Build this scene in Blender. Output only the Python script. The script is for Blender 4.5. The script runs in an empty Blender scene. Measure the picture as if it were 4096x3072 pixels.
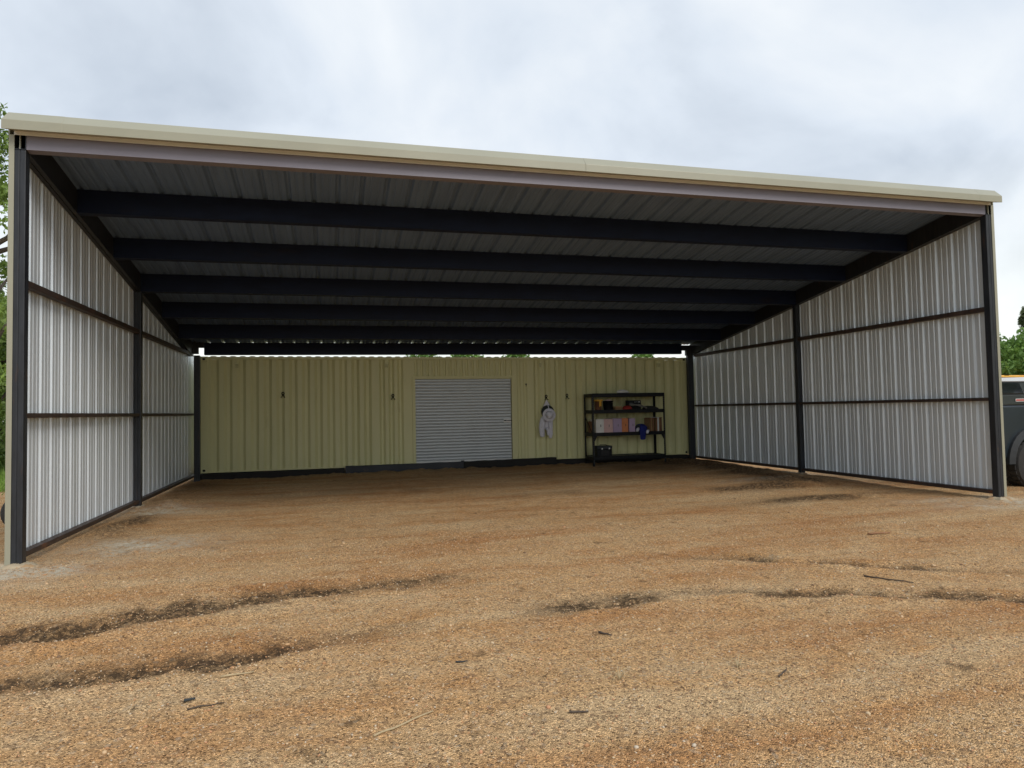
import bpy, bmesh, math, random
import numpy as np
from mathutils import Vector, Matrix
random.seed(7); rng = np.random.default_rng(7)
scene = bpy.context.scene
R = math.radians

# ------------------------------------------------------------------ camera
cam_d = bpy.data.cameras.new('camera'); cam = bpy.data.objects.new('camera', cam_d)
scene.collection.objects.link(cam); scene.camera = cam
cam_d.sensor_width = 36; cam_d.lens = 23.605; cam_d.clip_end = 3000; cam_d.clip_start = .05
Fv, Rv, Uv = Vector((0.2621, 0.9643, 0.0389)), Vector((0.965, -0.2615, -0.019)), Vector((0.0081, -0.0425, 0.9991))
cm = Matrix((Rv, Uv, -Fv)).transposed().to_4x4(); cm.translation = Vector((2.9246, -7.7835, 1.4659))
cam.matrix_world = cm

# ------------------------------------------------------------------ sky, sun, exposure
SUN_AZ, SUN_EL = 154.0, 40.0          # azimuth from +Y clockwise: to the front right of the shed
world = bpy.data.worlds.new('World'); scene.world = world; world.use_nodes = True
wn, wl = world.node_tree.nodes, world.node_tree.links
wn.clear()
def N(nodes, t, **kw):
    n = nodes.new(t)
    for k, v in kw.items(): setattr(n, k, v)
    return n
wout = N(wn, 'ShaderNodeOutputWorld')
sky = N(wn, 'ShaderNodeTexSky', sky_type='NISHITA', sun_disc=False, sun_elevation=R(SUN_EL), sun_rotation=R(SUN_AZ))
b_sky = N(wn, 'ShaderNodeBackground'); b_sky.inputs[1].default_value = .1
wl.new(sky.outputs[0], b_sky.inputs[0])
tc = N(wn, 'ShaderNodeTexCoord'); sep = N(wn, 'ShaderNodeSeparateXYZ'); wl.new(tc.outputs['Generated'], sep.inputs[0])
def wmath(op, a, b=None, clamp=False):
    n = N(wn, 'ShaderNodeMath', operation=op, use_clamp=clamp)
    for i, v in enumerate((a, b)):
        if v is None: continue
        if isinstance(v, (int, float)): n.inputs[i].default_value = v
        else: wl.new(v, n.inputs[i])
    return n.outputs[0]
zc = wmath('ADD', wmath('MAXIMUM', sep.outputs[2], 0.0), .55)
comb = N(wn, 'ShaderNodeCombineXYZ')
wl.new(wmath('DIVIDE', sep.outputs[0], zc), comb.inputs[0]); wl.new(wmath('DIVIDE', sep.outputs[1], zc), comb.inputs[1])
n1 = N(wn, 'ShaderNodeTexNoise'); n1.inputs['Scale'].default_value = 2.3; n1.inputs['Detail'].default_value = 8; n1.inputs['Roughness'].default_value = .5; n1.inputs['Distortion'].default_value = .35
wmap = N(wn, 'ShaderNodeMapping'); wmap.inputs['Location'].default_value = (-4.3, 5.1, 0); wl.new(comb.outputs[0], wmap.inputs[0]); wl.new(wmap.outputs[0], n1.inputs['Vector'])
ramp = N(wn, 'ShaderNodeValToRGB'); wl.new(n1.outputs[0], ramp.inputs[0])
cr = ramp.color_ramp; cr.elements[0].position = .34; cr.elements[0].color = (.43, .48, .545, 1)
cr.elements[1].position = .66; cr.elements[1].color = (.76, .78, .79, 1)
e = cr.elements.new(.48); e.color = (.585, .635, .695, 1)
# pale warm band low over the horizon, as the photograph shows beside the right-hand post
hz = N(wn, 'ShaderNodeMapRange'); hz.inputs[1].default_value = .02; hz.inputs[2].default_value = .30; hz.inputs[3].default_value = .75; hz.inputs[4].default_value = 0
wl.new(sep.outputs[2], hz.inputs[0])
mixc = N(wn, 'ShaderNodeMix', data_type='RGBA'); wl.new(hz.outputs[0], mixc.inputs['Factor'])
wl.new(ramp.outputs[0], mixc.inputs['A']); mixc.inputs['B'].default_value = (.90, .90, .82, 1)
b_cl = N(wn, 'ShaderNodeBackground'); b_cl.inputs[1].default_value = .93; wl.new(mixc.outputs['Result'], b_cl.inputs[0])
mixs = N(wn, 'ShaderNodeMixShader'); mixs.inputs[0].default_value = .9
wl.new(b_sky.outputs[0], mixs.inputs[1]); wl.new(b_cl.outputs[0], mixs.inputs[2]); wl.new(mixs.outputs[0], wout.inputs[0])
sun_d = bpy.data.lights.new('sun', 'SUN'); sun_d.energy = 1.5; sun_d.angle = R(28); sun_d.color = (1, .95, .87)
sun = bpy.data.objects.new('sun', sun_d); scene.collection.objects.link(sun)
az, el = R(SUN_AZ), R(SUN_EL)
sun.rotation_euler = Vector((math.sin(az)*math.cos(el), math.cos(az)*math.cos(el), math.sin(el))).to_track_quat('Z', 'Y').to_euler()
scene.view_settings.view_transform = 'Standard'; scene.view_settings.look = 'None'
scene.view_settings.gamma = 1; scene.view_settings.use_curve_mapping = False
scene.view_settings.exposure = 0.58

# ------------------------------------------------------------------ helpers
C = scene.collection
def link(o): C.objects.link(o); return o
def tag(o, label=None, cat=None, group=None, kind=None):
    for k, v in (('label', label), ('category', cat), ('group', group), ('kind', kind)):
        if v: o[k] = v
    return o
def thing(name, loc, label, cat, group=None):
    o = link(bpy.data.objects.new(name, None)); o.location = loc; o.empty_display_size = .2
    return tag(o, label, cat, group)
def put(o, parent):
    if parent is not None:
        o.parent = parent
        w = Matrix.Translation(parent.location)
        q = parent.parent
        while q is not None:
            w = q.matrix_parent_inverse.inverted() @ w if False else w
            q = q.parent
        if parent.type == 'EMPTY': o.matrix_parent_inverse = Matrix.Translation(-parent.location)
    return o
class MB:
    def __init__(s): s.v = []; s.f = []; s.m = []; s.mi = 0
    def add(s, vs, fs):
        o = len(s.v); s.v += [tuple(p) for p in vs]
        for f in fs: s.f.append(tuple(i+o for i in f)); s.m.append(s.mi)
        return s
    def box(s, x0, x1, y0, y1, z0, z1):
        return s.add([(x0,y0,z0),(x1,y0,z0),(x1,y1,z0),(x0,y1,z0),(x0,y0,z1),(x1,y0,z1),(x1,y1,z1),(x0,y1,z1)],
                     [(0,3,2,1),(4,5,6,7),(0,1,5,4),(1,2,6,5),(2,3,7,6),(3,0,4,7)])
    def loft(s, a, b, cap=True):
        """two rings of equal length"""
        n = len(a); fs = [(i, (i+1) % n, n+(i+1) % n, n+i) for i in range(n)]
        if cap: fs += [tuple(range(n-1, -1, -1)), tuple(range(n, 2*n))]
        return s.add(list(a)+list(b), fs)
    def rings(s, rs, cap=True, closed=False):
        n = len(rs[0]); o = []; fs = []
        for r in rs: o += list(r)
        k = len(rs)
        for j in range(k if closed else k-1):
            a, b = j*n, ((j+1) % k)*n
            fs += [(a+i, a+(i+1) % n, b+(i+1) % n, b+i) for i in range(n)]
        if cap and not closed: fs += [tuple(range(n-1, -1, -1)), tuple(range((k-1)*n, k*n))]
        return s.add(o, fs)
    def sheet(s, rows):
        n = len(rows[0]); o = []; fs = []
        for r in rows: o += list(r)
        for j in range(len(rows)-1):
            fs += [(j*n+i, j*n+i+1, (j+1)*n+i+1, (j+1)*n+i) for i in range(n-1)]
        return s.add(o, fs)
    def tube(s, pts, rad, n=8, cap=True):
        pts = [Vector(p) for p in pts]; rs = []
        if not hasattr(rad, '__len__'): rad = [rad]*len(pts)
        up = None
        for i, p in enumerate(pts):
            t = (pts[min(i+1, len(pts)-1)]-pts[max(i-1, 0)]).normalized()
            if up is None: up = t.orthogonal().normalized()
            up = (up - t*up.dot(t)); up = up.normalized() if up.length > 1e-5 else t.orthogonal().normalized()
            w = t.cross(up)
            rs.append([p+rad[i]*(up*math.cos(2*math.pi*k/n)+w*math.sin(2*math.pi*k/n)) for k in range(n)])
        return s.rings(rs, cap)
    def lathe(s, prof, center, axis, n=24, arc=2*math.pi, cap=False):
        """prof: list of (radius, along)"""
        ax = Vector(axis).normalized(); u = ax.orthogonal().normalized()
        if abs(ax.z) < .9: u = (Vector((0,0,1))-ax*ax.z).normalized()
        w = ax.cross(u); c = Vector(center); rs = []
        for r, h in prof: rs.append([c+ax*h+r*(u*math.cos(2*math.pi*k/n)+w*math.sin(2*math.pi*k/n)) for k in range(n)])
        return s.rings(rs, cap)
    def build(s, name, mat, parent=None, smooth=False, bevel=0, seg=1):
        me = bpy.data.meshes.new(name); me.from_pydata(s.v, [], s.f)
        for m in (mat if isinstance(mat, (list, tuple)) else [mat]): me.materials.append(m)
        if any(s.m): me.polygons.foreach_set('material_index', s.m)
        bm = bmesh.new(); bm.from_mesh(me); bmesh.ops.recalc_face_normals(bm, faces=bm.faces); bm.to_mesh(me); bm.free()
        if smooth: me.polygons.foreach_set('use_smooth', [True]*len(me.polygons))
        o = link(bpy.data.objects.new(name, me)); put(o, parent)
        if bevel:
            b = o.modifiers.new('edge', 'BEVEL'); b.width = bevel; b.segments = seg; b.limit_method = 'ANGLE'; b.angle_limit = R(40)
        return o
def box(name, mat, parent, x0, x1, y0, y1, z0, z1, bevel=0): return MB().box(x0,x1,y0,y1,z0,z1).build(name, mat, parent, bevel=bevel)
def copy_tree(o, parent=None):
    c = o.copy(); C.objects.link(c)
    if parent is not None: c.parent = parent
    for ch in list(o.children): copy_tree(ch, c)
    return c
def vnoise(x, y, cell, seed):
    r = np.random.default_rng(seed); g = r.random((256, 256)); X = np.asarray(x)/cell+1000.; Y = np.asarray(y)/cell+1000.
    i = np.floor(X).astype(int); j = np.floor(Y).astype(int); fx = X-i; fy = Y-j
    fx = fx*fx*(3-2*fx); fy = fy*fy*(3-2*fy)
    a = g[i % 256, j % 256]; b = g[(i+1) % 256, j % 256]; c = g[i % 256, (j+1) % 256]; d = g[(i+1) % 256, (j+1) % 256]
    return (a*(1-fx)+b*fx)*(1-fy)+(c*(1-fx)+d*fx)*fy

# ------------------------------------------------------------------ materials
def mat(name, c1, c2=None, rough=.5, metal=0, scale=6, detail=5, stretch=(1,1,1), bump=0, bscale=60, spot=None, spot_scale=2, spot_at=.62, spot_w=.06, rvar=.12, spec=.5, coat=0, scuff=None):
    m = bpy.data.materials.new(name); m.use_nodes = True; n, l = m.node_tree.nodes, m.node_tree.links
    p = n['Principled BSDF']; p.inputs['Metallic'].default_value = metal; p.inputs['Specular IOR Level'].default_value = spec
    if coat: p.inputs['Coat Weight'].default_value = coat; p.inputs['Coat Roughness'].default_value = .08
    c2 = c2 or tuple(v*.8 for v in c1)
    tcn = N(n, 'ShaderNodeTexCoord'); mp = N(n, 'ShaderNodeMapping'); mp.inputs['Scale'].default_value = stretch
    l.new(tcn.outputs['Object'], mp.inputs[0])
    no = N(n, 'ShaderNodeTexNoise'); no.inputs['Scale'].default_value = scale; no.inputs['Detail'].default_value = detail; no.inputs['Roughness'].default_value = .6
    l.new(mp.outputs[0], no.inputs['Vector'])
    rp = N(n, 'ShaderNodeValToRGB'); rp.color_ramp.elements[0].position = .33; rp.color_ramp.elements[1].position = .68
    rp.color_ramp.elements[0].color = (*c2, 1); rp.color_ramp.elements[1].color = (*c1, 1); l.new(no.outputs[0], rp.inputs[0])
    col = rp.outputs[0]
    if spot:
        n2 = N(n, 'ShaderNodeTexNoise'); n2.inputs['Scale'].default_value = spot_scale; n2.inputs['Detail'].default_value = 8; n2.inputs['Roughness'].default_value = .65
        l.new(mp.outputs[0], n2.inputs['Vector'])
        mr = N(n, 'ShaderNodeMapRange'); mr.inputs[1].default_value = spot_at; mr.inputs[2].default_value = spot_at+spot_w; l.new(n2.outputs[0], mr.inputs[0])
        mx = N(n, 'ShaderNodeMix', data_type='RGBA'); l.new(mr.outputs[0], mx.inputs['Factor']); l.new(col, mx.inputs['A']); mx.inputs['B'].default_value = (*spot, 1)
        col = mx.outputs['Result']
    if scuff:
        mp2 = N(n, 'ShaderNodeMapping'); mp2.inputs['Scale'].default_value = (1, 1, 1.7); l.new(tcn.outputs['Object'], mp2.inputs[0])
        ns = N(n, 'ShaderNodeTexNoise'); ns.inputs['Scale'].default_value = 2.6; ns.inputs['Detail'].default_value = 10; ns.inputs['Roughness'].default_value = .72; l.new(mp2.outputs[0], ns.inputs['Vector'])
        ms_ = N(n, 'ShaderNodeMapRange'); ms_.inputs[1].default_value = .715; ms_.inputs[2].default_value = .745; ms_.inputs[4].default_value = .8; l.new(ns.outputs[0], ms_.inputs[0])
        mx = N(n, 'ShaderNodeMix', data_type='RGBA'); l.new(ms_.outputs[0], mx.inputs['Factor']); l.new(col, mx.inputs['A']); mx.inputs['B'].default_value = (*scuff, 1); col = mx.outputs['Result']
    l.new(col, p.inputs['Base Color'])
    rr = N(n, 'ShaderNodeMapRange'); rr.inputs[3].default_value = max(.03, rough-rvar); rr.inputs[4].default_value = min(1, rough+rvar); l.new(no.outputs[0], rr.inputs[0])
    l.new(rr.outputs[0], p.inputs['Roughness'])
    if bump:
        nb = N(n, 'ShaderNodeTexNoise'); nb.inputs['Scale'].default_value = bscale; nb.inputs['Detail'].default_value = 3; l.new(mp.outputs[0], nb.inputs['Vector'])
        bp = N(n, 'ShaderNodeBump'); bp.inputs['Strength'].default_value = bump; bp.inputs['Distance'].default_value = .02
        l.new(nb.outputs[0], bp.inputs['Height']); l.new(bp.outputs[0], p.inputs['Normal'])
    return m
M = {}
M['steel'] = mat('mill_scale_steel', (.030,.034,.042), (.016,.018,.022), rough=.45, metal=.25, scale=3, stretch=(6,6,1), spot=(.075,.042,.026), spot_scale=2.2, spot_at=.60, spot_w=.12, bump=.06, bscale=40)
M['girt'] = mat('rusty_girt_steel', (.060,.038,.030), (.030,.022,.020), rough=.55, metal=.15, scale=5, stretch=(3,1,3), spot=(.11,.045,.022), spot_scale=3, spot_at=.56, spot_w=.14, bump=.06)
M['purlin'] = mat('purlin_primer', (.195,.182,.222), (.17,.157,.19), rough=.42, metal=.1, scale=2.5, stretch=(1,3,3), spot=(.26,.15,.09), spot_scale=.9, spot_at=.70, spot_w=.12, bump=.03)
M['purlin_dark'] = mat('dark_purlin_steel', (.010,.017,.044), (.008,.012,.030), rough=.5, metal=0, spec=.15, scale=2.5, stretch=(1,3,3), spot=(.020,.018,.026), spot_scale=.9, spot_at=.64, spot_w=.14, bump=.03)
M['backer'] = mat('panel_backer_grey', (.67,.73,.785), (.635,.69,.74), rough=.40, metal=.32, scale=1.2, detail=2, stretch=(1,1,.4), rvar=.02)
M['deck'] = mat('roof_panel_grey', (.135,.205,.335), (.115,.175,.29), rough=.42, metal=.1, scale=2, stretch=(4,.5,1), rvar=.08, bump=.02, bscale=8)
M['trim'] = mat('beige_trim_paint', (.31,.305,.235), (.285,.28,.215), rough=.38, scale=1.4, rvar=.06, bump=.02, bscale=3)
M['cont'] = mat('container_paint', (.67,.65,.35), (.60,.585,.305), rough=.42, scale=.8, stretch=(1.5,1,.35), rvar=.07, spot=(.46,.43,.22), spot_scale=1.5, spot_at=.64, spot_w=.16, bump=.05, bscale=5, scuff=(.10,.085,.05))
M['black'] = mat('black_paint', (.006,.0075,.010), (.004,.005,.0065), rough=.45, scale=9, bump=.02, spec=.25)
M['timber'] = mat('creosote_timber', (.016,.014,.012), (.008,.007,.006), rough=.8, scale=6, stretch=(.4,4,4), bump=.35, bscale=30)
M['channel'] = mat('blue_grey_steel', (.016,.019,.026), (.010,.012,.017), rough=.45, metal=.3, scale=4, spot=(.07,.045,.03), spot_at=.62)
M['shutter'] = mat('shutter_steel', (.40,.43,.45), (.36,.385,.40), rough=.36, metal=.35, scale=2, stretch=(1,1,3), rvar=.06, spot=(.38,.38,.37), spot_scale=1.2, spot_at=.62, spot_w=.15)
M['white'] = mat('white_paint', (.75,.75,.73), (.66,.66,.64), rough=.5, scale=8)
M['flash'] = mat('white_flashing', (.80,.83,.86), (.76,.79,.82), rough=.4, scale=2)
M['concrete'] = mat('spilled_concrete', (.46,.40,.29), (.34,.27,.18), rough=.95, scale=9, bump=.8, bscale=25, spot=(.34,.22,.12), spot_scale=5, spot_at=.52)
M['silver'] = mat('bright_zinc', (.72,.73,.74), (.6,.6,.6), rough=.28, metal=.9, scale=20)
M['cloth_w'] = mat('white_cotton', (.72,.72,.80), (.62,.62,.70), rough=.85, scale=14, bump=.3, bscale=16)
M['mesh_b'] = mat('black_veil_mesh', (.030,.038,.042), (.018,.022,.026), rough=.75, scale=60, bump=.2, bscale=250)
M['blue'] = mat('blue_fleece', (.010,.022,.19), (.006,.012,.12), rough=.9, scale=20, bump=.3, bscale=25)
M['pink'] = mat('pink_box_paint', (.66,.45,.44), (.60,.40,.39), rough=.55, scale=12)
M['lilac'] = mat('lilac_box_paint', (.44,.34,.50), (.40,.30,.46), rough=.55, scale=12)
M['orange'] = mat('orange_box_paint', (.66,.24,.09), (.60,.20,.07), rough=.55, scale=12)
M['yellow'] = mat('yellow_tape', (.72,.42,.05), (.62,.34,.035), rough=.5, scale=30, spot=(.10,.06,.01), spot_scale=26, spot_at=.62)
M['rust_box'] = mat('brown_bucket', (.17,.075,.035), (.12,.05,.025), rough=.55, scale=9)
M['card'] = mat('tan_card', (.42,.27,.14), (.34,.21,.10), rough=.8, scale=12, stretch=(1,1,6))
M['red'] = mat('red_rag', (.36,.030,.020), (.24,.018,.012), rough=.85, scale=18, bump=.4, bscale=20)
M['grey_cloth'] = mat('grey_canvas', (.20,.20,.19), (.14,.14,.135), rough=.85, scale=14, bump=.3, bscale=18)
M['dark_cloth'] = mat('dark_canvas', (.035,.036,.036), (.022,.022,.023), rough=.9, scale=14, bump=.3, bscale=18)
M['wood'] = mat('frame_wood', (.28,.14,.065), (.18,.085,.04), rough=.7, scale=5, stretch=(6,6,.7), bump=.1)
M['rubber'] = mat('tyre_rubber', (.035,.034,.032), (.020,.020,.020), rough=.85, scale=10, bump=.15, spot=(.10,.07,.045), spot_scale=5, spot_at=.58, spot_w=.2)
M['suv'] = mat('slate_car_paint', (.018,.027,.036), (.014,.021,.029), rough=.30, scale=1.2, rvar=.05, coat=.15, spot=(.03,.032,.03), spot_scale=2.5, spot_at=.66, spot_w=.2)
M['suv_up'] = mat('olive_car_panel', (.020,.024,.022), (.016,.019,.018), rough=.32, scale=1.2, rvar=.05, coat=.2)
M['suv_flare'] = mat('flare_plastic', (.014,.018,.022), (.011,.014,.018), rough=.6, scale=6)
M['suv_roof'] = mat('silver_roof', (.55,.57,.60), (.5,.52,.55), rough=.3, scale=2, coat=.5)
M['glass'] = mat('tinted_glass', (.012,.015,.017), (.010,.012,.014), rough=.06, scale=2, rvar=.02, spec=.45)
M['redlamp'] = mat('red_lens', (.30,.012,.010), (.22,.01,.01), rough=.15, scale=10, rvar=.02)
M['decal_r'] = mat('red_decal', (.45,.04,.03), (.38,.03,.025), rough=.4, scale=20)
M['board'] = mat('orange_slab', (.75,.40,.07), (.68,.34,.05), rough=.45, scale=6)
M['bark'] = mat('bark', (.13,.105,.08), (.06,.048,.038), rough=.95, scale=9, stretch=(3,3,.6), bump=.6, bscale=14)
M['twig'] = mat('twig_bark', (.10,.075,.055), (.05,.036,.028), rough=.9, scale=40)
M['twig_pale'] = mat('straw', (.45,.36,.22), (.34,.26,.15), rough=.9, scale=40)
def leaf_mat(name, a, b):
    m = bpy.data.materials.new(name); m.use_nodes = True; n, l = m.node_tree.nodes, m.node_tree.links; p = n['Principled BSDF']
    at = N(n, 'ShaderNodeAttribute', attribute_name='tone'); rp = N(n, 'ShaderNodeValToRGB')
    rp.color_ramp.elements[0].color = (*a, 1); rp.color_ramp.elements[1].color = (*b, 1); l.new(at.outputs['Fac'], rp.inputs[0])
    l.new(rp.outputs[0], p.inputs['Base Color']); p.inputs['Roughness'].default_value = .5
    tr = N(n, 'ShaderNodeBsdfTranslucent'); l.new(rp.outputs[0], tr.inputs[0]); ms = N(n, 'ShaderNodeMixShader'); ms.inputs[0].default_value = .35
    l.new(p.outputs[0], ms.inputs[1]); l.new(tr.outputs[0], ms.inputs[2]); l.new(ms.outputs[0], n['Material Output'].inputs[0])
    return m
M['leaf'] = leaf_mat('oak_leaf', (.06,.115,.028), (.26,.38,.075))
M['leaf2'] = leaf_mat('bush_leaf', (.06,.14,.035), (.24,.40,.09))
M['cedar'] = leaf_mat('cedar_needle', (.06,.085,.04), (.18,.22,.10))
M['grass'] = leaf_mat('grass_blade', (.10,.20,.025), (.28,.42,.07))

def ground_mat():
    m = bpy.data.materials.new('decomposed_granite'); m.use_nodes = True; n, l = m.node_tree.nodes, m.node_tree.links; p = n['Principled BSDF']
    p.inputs['Specular IOR Level'].default_value = .2; p.inputs['Roughness'].default_value = .95
    tcn = N(n, 'ShaderNodeTexCoord'); obj = tcn.outputs['Object']
    def noise(scale, detail=4, rough=.6):
        x = N(n, 'ShaderNodeTexNoise'); x.inputs['Scale'].default_value = scale; x.inputs['Detail'].default_value = detail; x.inputs['Roughness'].default_value = rough; l.new(obj, x.inputs['Vector']); return x.outputs[0]
    def mix(f, a, b, blend='MIX'):
        x = N(n, 'ShaderNodeMix', data_type='RGBA', blend_type=blend)
        for k, v in (('Factor', f), ('A', a), ('B', b)):
            if isinstance(v, tuple): x.inputs[k].default_value = (*v, 1)
            elif isinstance(v, (int, float)): x.inputs[k].default_value = v
            else: l.new(v, x.inputs[k])
        return x.outputs['Result']
    def mr(v, a, b, c=0, d=1):
        x = N(n, 'ShaderNodeMapRange'); x.inputs[1].default_value = a; x.inputs[2].default_value = b; x.inputs[3].default_value = c; x.inputs[4].default_value = d; l.new(v, x.inputs[0]); return x.outputs[0]
    def attr(k): return N(n, 'ShaderNodeAttribute', attribute_name=k).outputs['Fac']
    big = noise(.55, 5); mid = noise(3.2, 6, .65)
    col = mix(mr(big, .36, .64), (.50,.265,.105), (.54,.335,.16))
    col = mix(mr(mid, .35, .70), col, (.58,.395,.215))
    mpb = N(n, 'ShaderNodeMapping'); mpb.inputs['Scale'].default_value = (.28, 1.5, 1); mpb.inputs['Rotation'].default_value = (0, 0, .12); l.new(obj, mpb.inputs[0])
    bn = N(n, 'ShaderNodeTexNoise'); bn.inputs['Scale'].default_value = 1.1; bn.inputs['Detail'].default_value = 6; bn.inputs['Roughness'].default_value = .62; l.new(mpb.outputs[0], bn.inputs['Vector'])
    col = mix(mr(bn.outputs[0], .50, .66, 0, .75), col, (.42,.20,.075))
    col = mix(mr(bn.outputs[0], .48, .36, 0, .7), col, (.60,.435,.255))
    v = N(n, 'ShaderNodeTexVoronoi', feature='F1'); v.inputs['Scale'].default_value = 125; l.new(obj, v.inputs['Vector'])
    sp = N(n, 'ShaderNodeSeparateColor'); l.new(v.outputs['Color'], sp.inputs[0])
    g = N(n, 'ShaderNodeValToRGB'); l.new(sp.outputs[0], g.inputs[0]); ce = g.color_ramp
    ce.elements[0].position = 0; ce.elements[0].color = (.20,.175,.155,1); ce.elements[1].position = 1; ce.elements[1].color = (1.75,1.70,1.63,1)
    x = ce.elements.new(.22); x.color = (.80,.78,.76,1); x = ce.elements.new(.78); x.color = (1.12,1.10,1.06,1)
    col = mix(1.0, col, g.outputs[0], 'MULTIPLY')
    v2 = N(n, 'ShaderNodeTexVoronoi', feature='F1'); v2.inputs['Scale'].default_value = 48; l.new(obj, v2.inputs['Vector'])
    sp2 = N(n, 'ShaderNodeSeparateColor'); l.new(v2.outputs['Color'], sp2.inputs[0])
    col = mix(mr(sp2.outputs[1], .86, .95, 0, .55), col, (.20,.12,.07))
    col = mix(mr(sp2.outputs[2], .90, .97, 0, .35), col, (.58,.47,.34))
    dn = noise(24, 4, .7)
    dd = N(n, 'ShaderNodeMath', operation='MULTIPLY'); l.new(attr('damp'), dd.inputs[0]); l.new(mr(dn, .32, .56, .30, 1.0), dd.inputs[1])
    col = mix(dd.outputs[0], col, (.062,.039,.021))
    pp = N(n, 'ShaderNodeMath', operation='MULTIPLY'); l.new(attr('pale'), pp.inputs[0]); l.new(mr(noise(14, 5, .7), .36, .56, .1, 1), pp.inputs[1])
    col = mix(pp.outputs[0], col, (.60,.545,.43))
    col = mix(attr('lush'), col, (.10,.14,.035))
    l.new(col, p.inputs['Base Color'])
    ha = N(n, 'ShaderNodeMath', operation='MULTIPLY'); l.new(v.outputs['Distance'], ha.inputs[0]); ha.inputs[1].default_value = -1.2
    hb = N(n, 'ShaderNodeMath', operation='ADD'); l.new(ha.outputs[0], hb.inputs[0]); l.new(noise(45, 4, .7), hb.inputs[1])
    b = N(n, 'ShaderNodeBump'); b.inputs['Strength'].default_value = .85; b.inputs['Distance'].default_value = .014; l.new(hb.outputs[0], b.inputs['Height']); l.new(b.outputs[0], p.inputs['Normal'])
    return m
M['ground'] = ground_mat()

# ------------------------------------------------------------------ ground
def seg_dist(X, Y, pts):
    best = np.full(X.shape, 1e9); tt = np.zeros(X.shape); L = 0
    for (x0,y0), (x1,y1) in zip(pts[:-1], pts[1:]):
        dx, dy = x1-x0, y1-y0; q = dx*dx+dy*dy; t = np.clip(((X-x0)*dx+(Y-y0)*dy)/q, 0, 1)
        d = np.hypot(X-x0-t*dx, Y-y0-t*dy); s = L+t*math.sqrt(q); m = d < best; best = np.where(m, d, best); tt = np.where(m, s, tt); L += math.sqrt(q)
    return best, tt/L
RUTS = [([(-.8,-2.30),(.74,-2.40),(1.2,-2.42),(1.78,-2.14),(2.48,-1.94),(3.4,-1.86),(4.3,-1.95)], .20, 1.15),
        ([(-.4,-2.95),(.3,-2.72),(.74,-2.58),(1.25,-2.50),(1.7,-2.36)], .16, 1.0),
        ([(.3,-3.62),(1.2,-3.51),(1.79,-3.45),(2.3,-3.38),(2.9,-3.20),(3.6,-3.05)], .14, 1.0),
        ([(4.1,-3.02),(4.35,-2.93),(5.09,-2.98),(5.6,-2.92)], .16, 1.1),
        ([(5.2,-2.95),(5.7,-2.95),(6.6,-3.30),(7.9,-3.9),(9,-4.4)], .11, .75),
        ([(6.0,-1.78),(6.72,-2.02),(7.81,-2.85),(8.9,-3.45)], .10, .85)]
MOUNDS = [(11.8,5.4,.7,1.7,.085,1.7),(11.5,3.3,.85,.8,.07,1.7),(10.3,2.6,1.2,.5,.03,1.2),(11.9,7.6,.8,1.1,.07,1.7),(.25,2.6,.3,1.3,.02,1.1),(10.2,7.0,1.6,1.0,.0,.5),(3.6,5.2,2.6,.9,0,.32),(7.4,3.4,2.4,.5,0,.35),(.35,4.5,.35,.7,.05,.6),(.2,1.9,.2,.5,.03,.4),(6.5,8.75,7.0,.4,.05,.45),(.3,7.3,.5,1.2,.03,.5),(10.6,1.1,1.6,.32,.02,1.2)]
PALES = [(-.1,-.3,.75,.5,1.1),(.9,.75,.75,.55,.95),(.4,3.8,.7,.5,.9),(12.15,-.35,1.0,.35,.95),(11.7,.3,.7,.2,.6),(10.7,3.6,.9,.25,.4),(12.5,4.4,.35,.3,.6),(12.5,.1,.5,.3,.8)]
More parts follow.
